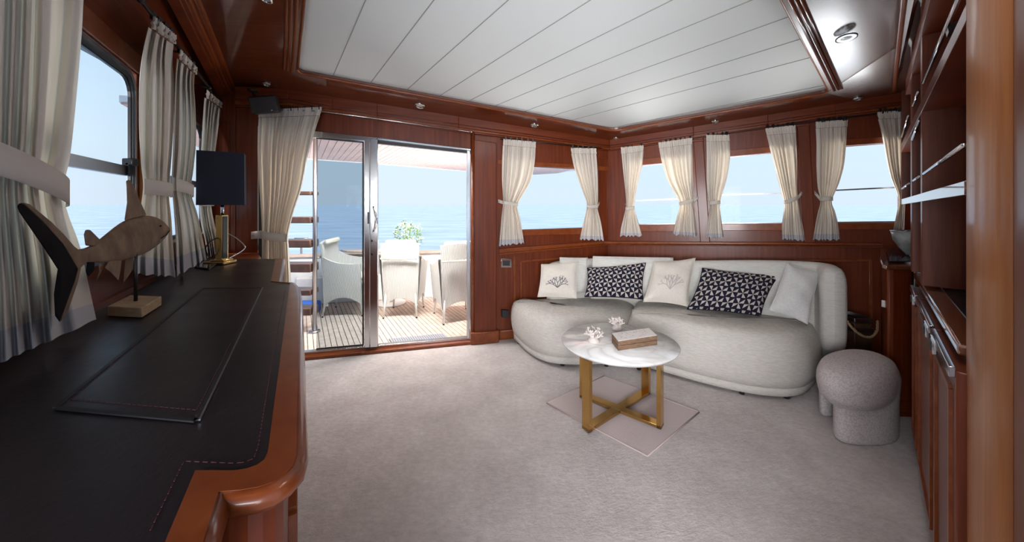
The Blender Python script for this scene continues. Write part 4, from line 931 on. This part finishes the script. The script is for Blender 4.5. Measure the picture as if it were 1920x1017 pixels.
q = o.modifiers.new('smooth', 'SMOOTH'); q.factor = .6; q.iterations = 14
q = o.modifiers.new('subdivision', 'SUBSURF'); q.levels = q.render_levels = 0
# ================================================================ wall_front: cabinets, shelves and pillar on the right
WK = Frame((2.963, 2.60), (-1.0255, -1), (-1, 1.0255))
m = MB(); Bk = -.36
m.loftp([WC.sv(-.05, -.05, -.42), WC.sv(3.25, -.05, -.42), WC.sv(3.25, -.05, -.50), WC.sv(-.05, -.05, -.50)], [WC.sv(-.05, ZT+.3, -.42), WC.sv(3.25, ZT+.3, -.42), WC.sv(3.25, ZT+.3, -.50), WC.sv(-.05, ZT+.3, -.50)])
wf = m.build('wall_front', cherry_v); wf['kind'] = 'structure'
shelf = thing('bookcase', 'built-in cherry bookcase with open shelves and steel rails on the right', 'bookcase', (2.2, 1.8, 0))
def up(x, w_, z0, z1, nm='upright', mm=None, off=0, back=Bk):
    m = MB(); a, b = WK.px(x-w_/2, HZ, off), WK.px(x+w_/2, HZ, off); d = WK.n*(back-off)
    lo = [Vector((p.x, p.y, z0)) for p in (a, b, b+d, a+d)]; hi = [Vector((p.x, p.y, z1)) for p in (a, b, b+d, a+d)]
    m.loftp(lo, hi); return m.build(nm, mm or cherry_v, shelf, bevel=.002)
up(1689.3, 1.6, 1.40, 2.45); up(1708.5, 2.4, 1.0, 2.5); up(1727.5, 3.0, 1.0, 2.6)
def board(tl, tr, bl, br, nm, mm, back=Bk, par=None):
    m = MB(); WK.prism(m, [tl, tr, br, bl], .003, back); return m.build(nm, mm, par or shelf, bevel=.0015)
gl_edge = wood('cherry_polished_shelf', (.12, .035, .012), (.22, .07, .03), (6, 6, 6), coat=1.0, rough=.25, coat_rough=.05)
P_(gl_edge).inputs['Coat IOR'].default_value = 2.3
board((1689, 374), (1808, 339), (1689, 384), (1808, 366), 'shelf_board', gl_edge)
board((1689, 272), (1812, 6), (1689, 287), (1812, 38), 'shelf_board', cherry_h)
for pts in (((1731, 155), (1799, -6)), ((1711.5, 198), (1722.5, 172)), ((1691, 257), (1704, 217)), ((1733, 326), (1808, 272)), ((1713.5, 339), (1725, 331)), ((1692, 354), (1706, 344)), ((1711, 262), (1724, 226))):
    m = MB(); m.tube([WK.px(*pts[0], .0), WK.px(*pts[1], .0)], .007, 8); m.build('fiddle_rail', chrome, shelf, smooth=True)
m = MB(); WK.prism(m, [(1698, 178), (1812, -260), (1812, -330), (1698, 150)], .004, Bk); m.build('top_board', cherry_h, shelf)
m = MB(); WK.prism(m, [(1688.5, 196), (1808, -80), (1808, None, 1.0), (1688.5, None, 1.0)], Bk+.012, Bk); m.build('back_panel', cherry_v, shelf)
m = MB(); WK.prism(m, [(1770, 52), (1775, 70), (1779, 60), (1775, 44)], .0, -.03); m.build('rail_clip', dark_metal, shelf)
for x, y in ((1735, 494), (1803, 503)):
    m = MB(); c = WK.px(x, y, -.30); m.ball(c, .014, 6, (1, 1, 1)); m.build('cable_grommet', dark_metal, shelf, smooth=True)
# base cabinets
base = thing('base_cabinet', 'run of three cherry cupboard doors with steel latches below the bookcase', 'cabinet', (2.0, 1.6, 0))
sE = (WC.px(1808, HZ, .0)-WC.o).dot(WC.u)-.006
def wcs(x, off): return WC.sv((WC.px(x, HZ, off)-WC.o).dot(WC.u), 0, off) if x < 1800 else WC.sv(sE, 0, off)
pa, pb = wcs(1712, -.02), wcs(1808, -.02); d = WC.n*-.38
lo = [Vector((p.x, p.y, .0)) for p in (pa, pb, pb+d, pa+d)]; m = MB(); m.loftp(lo, [p+Vector((0, 0, .955)) for p in lo]); m.build('carcase', cherry_v, base)
pa, pb = wcs(1712.5, .012), wcs(1808, .012); d = WC.n*-.41
lo = [Vector((p.x, p.y, .957)) for p in (pa, pb, pb+d, pa+d)]; m = MB(); m.loftp(lo, [p+Vector((0, 0, .033)) for p in lo]); m.build('worktop', gl_edge, base, bevel=.008)
pa, pb = wcs(1728, -.05), wcs(1808, -.05); d = WC.n*-.30
lo = [Vector((p.x, p.y, .9895)) for p in (pa, pb, pb+d, pa+d)]; m = MB(); m.loftp(lo, [p+Vector((0, 0, .004)) for p in lo]); m.build('leather_inlay', leather, base)
for x0, x1 in ((1712, 1722.5), (1723.5, 1752), (1753.5, 1792)):
    m = MB(); WC.prism(m, [(x0, None, .93), (x1, None, .93), (x1, None, .06), (x0, None, .06)], .022, -.02); dr = m.build('door', cherry_v, base, bevel=.004)
    w_ = (WC.px(x1, HZ)-WC.px(x0, HZ)).length; sA = (WC.px(x0, HZ, .022)-WC.o).dot(WC.u); sB = (WC.px(x1, HZ, .022)-WC.o).dot(WC.u)
    m = MB(); P = [WC.sv(sA+.06, .86, .024), WC.sv(sB-.06, .86, .024), WC.sv(sB-.06, .14, .024), WC.sv(sA+.06, .14, .024)]
    for i in range(4): m.bar(P[i], P[(i+1) % 4], .02, .012, WC.n)
    m.build('door_moulding', cherry_edge, dr)
    m = MB(); m.bar(WC.sv(sA+.01, .925, .028), WC.sv(sB-.005, .925, .028), .014, .030); m.build('steel_edge_strip', chrome, dr, bevel=.002)
    m = MB(); q = sA+.04 if x0 == 1753.5 else sB-.16; m.box(WC.sv(q+.05, .90, .034), (.10, .012, .045), Matrix(((WC.u.x, WC.n.x, 0), (WC.u.y, WC.n.y, 0), (0, 0, 1)))); lt = m.build('latch', chrome, dr, bevel=.003)
    m = MB(); m.box(WC.sv(q+.05, .90, .041), (.06, .004, .028), Matrix(((WC.u.x, WC.n.x, 0), (WC.u.y, WC.n.y, 0), (0, 0, 1)))); m.build('finger_recess', groove, lt)
m = MB(); WC.prism(m, [(1711, None, .06), (1792, None, .06), (1792, None, 0), (1711, None, 0)], .005, -.03); m.build('plinth', cherry_h, base)
# corner cabinet at the end of the window wall
cc_ = thing('corner_cabinet', 'cherry corner cabinet with dark inlaid top between sofa wall and bookcase', 'cabinet', (2.75, 2.45, 0))
tp = [at(1649, 463, 2.69), at(1649.5, 486, 2.36), at(1653, 495, 2.285), at(1662, 498.5, 2.255), at(1713, 499, 2.235), Vector((2.80, 2.36, 1.01)), Vector((3.05, 2.62, 1.04))]
m = MB(); m.loftp(tp, [p-Vector((0, 0, .028)) for p in tp]); m.build('cabinet_top', gl_edge, cc_, bevel=.006)
q = [at(1661.5, 468.5, 2.60), at(1667, 492.5, 2.30), at(1709, 492.5, 2.29), at(1709, 469, 2.60)]
q = [p+Vector((0, 0, .004)) for p in q]; m = MB(); m.loftp(q, [p+Vector((0, 0, .006)) for p in q]); m.build('dark_inlay', mat('polished_dark_inlay', (.02, .022, .03), .12, coat=1.0), cc_)
m = MB(); cb = [at(1652, 640, 2.66), at(1657, 640, 2.34), at(1664, 640, 2.285), at(1675, 640, 2.27), at(1711, 640, 2.265), Vector((2.78, 2.36, 0)), Vector((3.03, 2.60, 0))]
m.loftp([Vector((p.x, p.y, .985)) for p in cb], [Vector((p.x, p.y, 0)) for p in cb]); m.build('carcase', cherry_v, cc_, smooth=False, bevel=.01)
m = MB(); kb2 = [p for p in cb[1:5]]
for i in range(3): m.bar(Vector((kb2[i].x, kb2[i].y-.006, .05)), Vector((kb2[i+1].x, kb2[i+1].y-.006, .05)), .02, .1)
m.build('plinth', cherry_h, cc_)
m = MB(); m.box(at(1657.5, 570, 2.325), (.012, .02, .045)); m.build('outlet_cover', mat('white_plastic', (.7, .7, .68), .4), cc_)
# bowl
bw = thing('grey_bowl', 'grey footed bowl on the corner cabinet, half hidden by the bookcase upright', 'bowl', (2.80, 2.40, 1.04))
bowl_m = mat('grey_green_glazed_ceramic', (.20, .23, .22), .25, coat=.5); n = tex_noise(bowl_m, 12, (1, 1, 1), 4); r = ramp(bowl_m, n, 0, [(.35, (.12, .15, .145)), (.65, (.30, .33, .32))]); L(bowl_m, r, 0, P_(bowl_m), 'Base Color')
m = MB(); c = Vector((2.815, 2.395, 1.045)); m.lathe([(.001, 0), (.035, 0), (.04, .012), (.07, .05), (.098, .10), (.110, .165), (.104, .165), (.09, .10), (.06, .05), (.001, .02)], c, 32); m.build('bowl_body', bowl_m, bw, smooth=True)
m = MB(); m.lathe([(.104, .163), (.112, .165), (.112, .170), (.104, .170), (.104, .163)], c, 32, cap=False); m.build('rim', steel, bw, smooth=True)
m = MB()
for k in range(9):
    a = k*2.4; rr = .02+.006*k; m.ball(c+Vector((rr*math.cos(a), rr*math.sin(a), .150+.004*(k % 3))), .022, 5)
m.build('dark_pods', dark_metal, bw, smooth=True)
# pillar
pil = thing('pillar', 'broad light cherry pillar with rounded edge at the right of the photo', 'pillar', (1.2, .85, 0))
s0, s1 = (WC.px(1808, HZ, .0)-WC.o).dot(WC.u), (WC.px(1880, HZ, .0)-WC.o).dot(WC.u)
m = MB(); prof = [(s0-.0, -.40), (s0-.0, -.02)]+[(s0+.03-.03*math.cos(a), -.02+.02*math.sin(a)) for a in (.4, .8, 1.2, 1.57)]+[(s0+.08, .004), (s0+(s1-s0)*.5, .010), (s1-.02, .002), (s1, -.012), (s1, -.40)]
m.rings([[WC.sv(a, z, b) for a, b in prof] for z in (0, 3.0)]); m.build('shaft', cherry_light, pil, smooth=True).data.set_sharp_from_angle(angle=.9)
pn = thing('tall_wall_panel', 'dark cherry panel at the right edge of the photo, beyond the pillar seam', 'panel', (1.0, .6, 0))
m = MB(); m.loftp([WC.sv(s1+.004, 0, -.012), WC.sv(s1+.34, 0, .024), WC.sv(s1+.34, 0, -.40), WC.sv(s1+.004, 0, -.40)], [WC.sv(s1+.004, 3, -.012), WC.sv(s1+.34, 3, .024), WC.sv(s1+.34, 3, -.40), WC.sv(s1+.004, 3, -.40)]); m.build('panel_board', cherry_v, pn, bevel=.004)
# crate with rope
cr_ = thing('rope_crate', 'small dark box with steel rim and rope handle between sofa and corner cabinet', 'crate', (2.63, 2.63, 0))
m = MB(); m.box((2.625, 2.635, .26), (.13, .17, .50)); m.build('box_body', wood('dark_crate_wood', (.05, .025, .015), (.11, .055, .03), (6, 6, 6), coat=.2), cr_, bevel=.004)
m = MB()
for z in (.46, .535):
    P = [Vector((2.558, 2.548, z)), Vector((2.695, 2.548, z)), Vector((2.695, 2.722, z)), Vector((2.558, 2.722, z))]
    for i in range(4): m.bar(P[i], P[(i+1) % 4], .008, .028)
m.build('steel_rim', steel, cr_)
rope = mat('brown_rope', (.30, .19, .10), .9); pts = [at(1583, 594, 2.50), at(1592, 608, 2.47), at(1605, 622, 2.46), at(1620, 631, 2.46), at(1634, 632, 2.47), at(1644, 620, 2.50), at(1645, 602, 2.53)]
P = [Vector(catm([list(p) for p in pts], t/60)) for t in range(61)]
m = MB()
for s_ in range(3): m.tube([p+Vector((.005*math.cos(i*.7+s_*2.09), 0, .005*math.sin(i*.7+s_*2.09))) for i, p in enumerate(P)], .005, 6)
m.build('rope_handle', rope, cr_, smooth=True)

# ================================================================ outside: aft deck
teak = wood('weathered_teak', (.48, .39, .33), (.68, .58, .50), (1.5, 1.5, 1.5), coat=0, rough=.75, scale=9)
caulk = mat('black_caulking', (.02, .02, .02), .8)
deck = holder('deck')
DD = Vector((-.6203, 1, 0)).normalized(); DN = Vector((1, .6203, 0)).normalized()
def lineA(off, q, z): # point on plane A shifted out by off whose DN coordinate is q
    p0 = WA.o-WA.n*off; t = (q-p0.dot(DN))/WA.u.dot(DN); p = p0+WA.u*t; p.z = z; return p
q0 = -1.6; W_ = .0505; names = 0
for k in range(78):
    a, b = q0+k*W_, q0+(k+1)*W_-.006
    m = MB(); lo = [lineA(.10, a, -.01), lineA(.10, b, -.01), lineA(2.05, b, -.01), lineA(2.05, a, -.01)]
    m.loftp(lo, [p-Vector((0, 0, .02)) for p in lo]); m.build('plank', teak, deck)
m = MB(); lo = [lineA(.09, q0-1.5, -.016), lineA(.09, q0+5, -.016), lineA(2.2, q0+5, -.016), lineA(2.2, q0-1.5, -.016)]; m.loftp(lo, [p-Vector((0, 0, .05)) for p in lo]); m.build('caulking', caulk, deck)
m = MB(); lo = [lineA(.09, q0, -.004), lineA(.09, q0+4.2, -.004), lineA(.16, q0+4.2, -.004), lineA(.16, q0, -.004)]; m.loftp(lo, [p-Vector((0, 0, .02)) for p in lo]); m.build('margin_board', teak, deck)
gel = mat('white_gelcoat', (.80, .80, .78), .35, coat=.3)
bul = thing('bulwark', 'white bulwark with teak cap rail round the aft deck', 'bulwark', (-1.6, 5.2, 0))
def band(off0, off1, z0, z1, qa, qb, nm, mm, bev=.01):
    m = MB(); lo = [lineA(off0, qa, z0), lineA(off0, qb, z0), lineA(off1, qb, z0), lineA(off1, qa, z0)]; m.loftp(lo, [p+Vector((0, 0, z1-z0)) for p in lo]); return m.build(nm, mm, bul, bevel=bev)
band(2.02, 2.14, -.03, .64, -1.25, 3.6, 'side_panel', gel); band(1.98, 2.18, .64, .67, -1.25, 3.6, 'cap_rail', teak); band(1.88, 2.02, -.01, .36, -.05, 3.0, 'bench_locker', gel)
# canopy
can = thing('deck_canopy', 'wood-lined canopy overhanging the aft deck', 'canopy', (-1.5, 5, 2.2))
CZ = 2.25; edge = [on_z(x, y, CZ) for x, y in ((380, 282), (470, 288), (594, 299), (711, 307), (878, 321), (1003, 327), (1045, 324.5), (1080, 317), (1120, 300))]
pale = wood('pale_canopy_boards', (.50, .30, .24), (.66, .44, .36), (1.5, 1.5, 1.5), coat=.2, rough=.5, scale=8)
def hit_edge(q):
    for i in range(len(edge)-1):
        a, b = edge[i].dot(DN), edge[i+1].dot(DN)
        if min(a, b) <= q <= max(a, b) and abs(a-b) > 1e-6: return edge[i].lerp(edge[i+1], (q-a)/(b-a))
    return None
qa, qb = edge[0].dot(DN), max(p.dot(DN) for p in edge); k = 0; q = qa+.01
while q+.095 < qb:
    e0, e1 = hit_edge(q), hit_edge(q+.088)
    if e0 and e1:
        m = MB(); lo = [lineA(.10, q, CZ), lineA(.10, q+.088, CZ), e1, e0]; m.loftp(lo, [p+Vector((0, 0, .02)) for p in lo]); m.build('board', pale, can)
    q += .095
m = MB(); top_ = [lineA(.10, qa, CZ+.012), lineA(.10, qb, CZ+.012)]+edge[::-1]; top_ = [Vector((p.x, p.y, CZ+.012)) for p in top_]
m.loftp(top_, [p+Vector((0, 0, .06)) for p in top_]); m.build('roof_slab', gel, can)
m = MB()
for i in range(len(edge)-1): m.bar(edge[i]+Vector((0, 0, .02)), edge[i+1]+Vector((0, 0, .02)), .03, .07)
m.build('fascia', gel, can)
# stair ladder
lad = thing('deck_ladder', 'steel and teak ladder stair at the left of the aft deck', 'ladder', (-2.3, 3.85, 0))
pf = on_z(589.5, 621, 0); px_top = pf.copy()
m = MB(); m.tube([Vector((pf.x, pf.y, 0)), Vector((pf.x+.012, pf.y, CZ-.002))], .024, 12); m.build('stanchion', steel, lad, smooth=True)
m = MB(); m.lathe([(.001, 0), (.062, 0), (.055, .014), (.03, .02), (.001, .02)], (pf.x, pf.y, -.008), 20); m.build('floor_flange', steel, lad, smooth=True)
pl2 = pf+Vector((-.50, -.02, 0)); m = MB(); m.tube([Vector((pl2.x, pl2.y, 0)), Vector((pl2.x, pl2.y, CZ-.002))], .02, 10); m.build('stanchion', steel, lad, smooth=True)
dark_teak = wood('dark_wet_teak', (.06, .03, .025), (.13, .07, .05), (4, 4, 4), coat=.2)
for (y0, y1, xr) in ((359, 366, 582), (407, 418.5, 584), (450, 464, 582), (494, 510, 583), (543, 553, 583), (577, 590, 583)):
    z1, z0 = EYE-(y0-HZ)/F*pf.y, EYE-(y1-HZ)/F*pf.y
    m = MB(); m.box((pf.x-.25, pf.y+.04, (z0+z1)/2), (.46, .17, max(.04, z1-z0))); tr = m.build('tread', dark_teak, lad, bevel=.008)
    m = MB(); m.tube([(pf.x-.03, pf.y, (z0+z1)/2), (pf.x+.005, pf.y, (z0+z1)/2)], .02, 8); m.build('tread_bracket', black_rubber, tr)
# wicker chairs
def wick(name, a, b):
    m = mat(name, a, .8); n = N(m, 'ShaderNodeTexWave', wave_type='BANDS', bands_direction='X'); n.inputs['Scale'].default_value = 20; n.inputs['Distortion'].default_value = 0
    n2 = N(m, 'ShaderNodeTexWave', wave_type='BANDS', bands_direction='Z'); n2.inputs['Scale'].default_value = 45
    t = N(m, 'ShaderNodeTexCoord'); dt = N(m, 'ShaderNodeVectorMath', operation='DOT_PRODUCT'); dt.inputs[1].default_value = (1, .93, 0); cx_ = N(m, 'ShaderNodeCombineXYZ')
    L(m, t, 'Object', dt, 0); m.node_tree.links.new(dt.outputs['Value'], cx_.inputs[0]); L(m, cx_, 0, n, 0); L(m, t, 'Object', n2, 0)
    mx = N(m, 'ShaderNodeMath', operation='MULTIPLY'); L(m, n, 'Fac', mx, 0); L(m, n2, 'Fac', mx, 1); bump(m, mx, 0, .8, .008)
    r = ramp(m, n, 'Fac', [(.1, a), (.6, b)]); L(m, r, 0, P_(m), 'Base Color'); return m
wicker = wick('white_woven_wicker', (.58, .57, .54), (.76, .75, .71))
leg_white = mat('white_painted_steel', (.75, .75, .73), .4); cush_m = mat('cream_canvas', (.70, .67, .58), .85)
def wicker_chair(label, cx, cy, rz, gp_='wicker armchairs on the aft deck', Wd=.50, H=.94):
    t = thing('wicker_armchair', label, 'chair', (cx, cy, 0), gp_); t.rotation_euler = (0, 0, rz)
    def put(mb, nm, mm, **k):
        o = mb.build(nm, mm, None, **k); o.parent = t; o.location = (0, 0, 0); return o
    # local: back at -y side (towards the saloon when rz = 0), seat faces +y
    hw = Wd/2
    m = MB(); n_ = 12; th = .03
    def backshell(y, z_lo, z_hi, wb, wt):
        f = []; 
        for j in range(8):
            z_t = j/7; row = []
            for i in range(n_+1):
                u = i/n_*2-1; zl = z_lo+.11*(1-u*u); z = zl+(z_hi-.02*u*u-zl)*z_t; ww = wb+(wt-wb)*z_t
                row.append(Vector((u*ww, y-.06*z_t+.035*u*u, z)))
            f.append(row)
        return f
    g = backshell(-hw+.02, .13, H, hw*.88, hw); b = [[p+Vector((0, th, 0)) for p in r_] for r_ in g]
    m.rings(g, False, False); m.rings(b, False, False)
    for row_a, row_b in ((g[0], b[0]), (g[-1], b[-1])): m.rings([row_a, row_b], False, False)
    m.rings([[r_[0] for r_ in g], [r_[0] for r_ in b]], False, False); m.rings([[r_[-1] for r_ in g], [r_[-1] for r_ in b]], False, False)
    put(m, 'backrest', wicker, smooth=True)
    for s_ in (-1, 1):
        m = MB(); g = []
        for j in range(6):
            z_t = j/5; row = []
            for i in range(11):
                u = i/10; z_lo = .14+.10*(4*u*(1-u)); z_hi = .66+.10*(1-u)**3; z = z_lo+(z_hi-z_lo)*z_t; row.append(Vector((s_*(hw*.90+.05*z_t+.02*math.sin(u*3)), -hw+.03+u*(Wd-.05), z)))
            g.append(row)
        b = [[p-Vector((s_*.03, 0, 0)) for p in r_] for r_ in g]; m.rings(g, False, False); m.rings(b, False, False); m.rings([g[-1], b[-1]], False, False); m.rings([g[0], b[0]], False, False)
        m.rings([[r_[-1] for r_ in g], [r_[-1] for r_ in b]], False, False); put(m, 'armrest', wicker, smooth=True)
    m = MB(); m.box((0, 0, .40), (Wd*.86, Wd*.88, .06)); put(m, 'seat', wicker, bevel=.01)
    m = MB(); m.box((0, .01, .455), (Wd*.82, Wd*.84, .055)); put(m, 'seat_cushion', cush_m, bevel=.02)
    m = MB(); m.tube([(-hw*.95, -hw-.03, H-.20), (0, -hw-.055, H-.205), (hw*.95, -hw-.03, H-.20)], .010, 8)
    for k in range(13): m.ball((-hw*.9+k*hw*.15, -hw-.045, H-.20), .014, 3)
    put(m, 'cushion_tie_band', cush_m, smooth=True)
    m = MB(); m.box((0, -hw+.05, H-.01), (Wd*.8, .05, .06)); put(m, 'back_cushion', cush_m, bevel=.02)
    for sx_ in (-1, 1):
        for sy in (-1, 1):
            m = MB(); m.tube([(sx_*hw*.74, sy*hw*.74, .40), (sx_*hw*.80, sy*hw*.84, .18), (sx_*hw*.86, sy*hw*.95, .008)], [.016, .014, .011], 8); lg = put(m, 'leg', leg_white, smooth=True)
            m = MB(); m.lathe([(.011, 0), (.012, .012)], (sx_*hw*.86, sy*hw*.95, -.008), 8); o = m.build('glide', black_rubber, lg); o.parent = lg; o.location = (0, 0, 0)
    return t
cA = on_z(745, 599, 0); wicker_chair('white wicker armchair seen square from behind, centre of the door opening', cA.x, cA.y+.28, .06, Wd=.47)
cB = on_z(838, 606, 0); wicker_chair('white wicker armchair by the right jamb of the door, turned slightly left', cB.x+.06, cB.y+.26, .45, Wd=.50)
c1_ = on_z(634, 596, 0); wicker_chair('grey-looking wicker armchair seen side-on through the tinted glass leaf', c1_.x, c1_.y+.27, -1.45, Wd=.50)
tb = thing('deck_table', 'teak-topped deck table behind the chrome door stile', 'table', (-1.85, 4.85, 0))
m = MB(); K = [on_z(608, 467, .74), on_z(628, 478, .74), on_z(760, 479, .74), on_z(762, 468, .74)]; K = [Vector((-2.50, 4.96, .72)), Vector((-2.34, 4.84, .72)), Vector((-1.30, 4.72, .72)), Vector((-1.4, 5.05, .72))]
m.loftp(K, [p+Vector((0, 0, .03)) for p in K]); m.build('table_top', teak, tb, bevel=.01)
m = MB(); m.tube([(-1.72, 4.86, 0), (-1.72, 4.86, .72)], .05, 16); m.lathe([(.001, 0), (.2, 0), (.2, .015), (.05, .03)], (-1.72, 4.86, -.005), 24); m.build('pedestal', gel, tb, smooth=True)
# plant
pl = thing('flowering_plant', 'potted shrub with small white flowers on the deck table', 'plant', at(765, 474, 4.85))
pcx = at(765, 446, 4.85); pot_c = Vector((pcx.x, pcx.y, .755)); leaf_m = mat('fresh_green_leaf', (.20, .36, .13), .6); flower_m = mat('white_petals', (.85, .85, .80), .7)
m = MB(); m.lathe([(.001, 0), (.05, 0), (.07, .10), (.062, .10), (.001, .08)], pot_c, 20); m.build('pot', gel, pl, smooth=True)
rnd = random.Random(2); m = MB(); mf = MB(); ms = MB()
pot_top = pot_c+Vector((0, 0, .09))
for k in range(430):
    a = rnd.random()*6.28; b = math.acos(rnd.uniform(-.6, 1)); rr = rnd.uniform(.4, 1)**.5
    p = pcx+Vector((math.cos(a)*math.sin(b)*.215, math.sin(a)*math.sin(b)*.15, math.cos(b)*.24+.02))*rr
    d = Vector((rnd.uniform(-1, 1), rnd.uniform(-1, 1), rnd.uniform(-.4, 1))).normalized(); s_ = d.cross(Vector((0, .3, 1))).normalized()
    if k % 3 == 0: mf.ball(p+d*.01, .011, 2)
    else: m.add([p, p+d*.022+s_*.012, p+d*.048, p+d*.022-s_*.012], [(0, 1, 2, 3)])
    if k % 9 == 0: ms.tube([pot_top, p], .003, 4)
m.build('foliage', leaf_m, pl, kind='stuff'); mf.build('blossom', flower_m, pl, kind='stuff'); ms.build('stems', leaf_m, pl, kind='stuff')
# door mat
mt = thing('door_mat', 'ribbed grey mat on the deck just outside the door opening', 'mat', (-1.0, 3.6, 0))
K = [on_z(x, y, 0) for x, y in ((729, 636), (831, 626), (845, 640), (739, 651))]; matm = mat('grey_ribbed_rubber', (.20, .21, .24), .8)
m = MB(); m.loftp([p-Vector((0, 0, .008)) for p in K], [p+Vector((0, 0, .002)) for p in K]); m.build('mat_base', matm, mt)
m = MB()
for i in range(24):
    f = (i+.5)/24; m.bar(K[0].lerp(K[1], f)+Vector((0, 0, .004)), K[3].lerp(K[2], f)+Vector((0, 0, .004)), .010, .005)
m.build('rib', mat('pale_rib', (.34, .35, .39), .7), mt)
bt = at(572, 570, 4.4); m = MB(); m.box((bt.x-.08, 4.45, .06), (.42, .22, .14)); tag(m.build('blue_bundle', mat('blue_canvas', (.03, .17, .72), .7), bevel=.03), 'bright blue bundle on deck behind the lowest ladder tread', 'bundle')
# davit post beyond
m = MB(); p = at(565, 448, 6.2); m.tube([(p.x, p.y, p.z), (p.x, p.y, -1.0)], .018, 8); m.tube([(p.x-.12, p.y, p.z), (p.x+.12, p.y, p.z)], .018, 8)
tag(m.build('rail_post', steel, smooth=True), 'thin T-shaped metal post beyond the ladder treads', 'post')
# ================================================================ sea
sea = mat('sea_water', (.4, .55, .7), .22, spec=.5)
t = N(sea, 'ShaderNodeTexCoord'); mp = N(sea, 'ShaderNodeMapping'); mp.inputs['Scale'].default_value = (.10, .34, 1); L(sea, t, 'Object', mp, 0)
n = N(sea, 'ShaderNodeTexNoise'); n.inputs['Scale'].default_value = 1.0; n.inputs['Detail'].default_value = 8; n.inputs['Roughness'].default_value = .6; L(sea, mp, 0, n, 0); bump(sea, n, 0, .55, 1.2)
r = ramp(sea, n, 0, [(.35, (.42, .53, .71)), (.65, (.72, .79, .88))]); L(sea, r, 0, P_(sea), 'Base Color')
m = MB(); m.add([(-9000, -9000, -3.2), (9000, -9000, -3.2), (9000, 9000, -3.2), (-9000, 9000, -3.2)], [(0, 1, 2, 3)])
so = m.build('sea', sea); so['kind'] = 'structure'
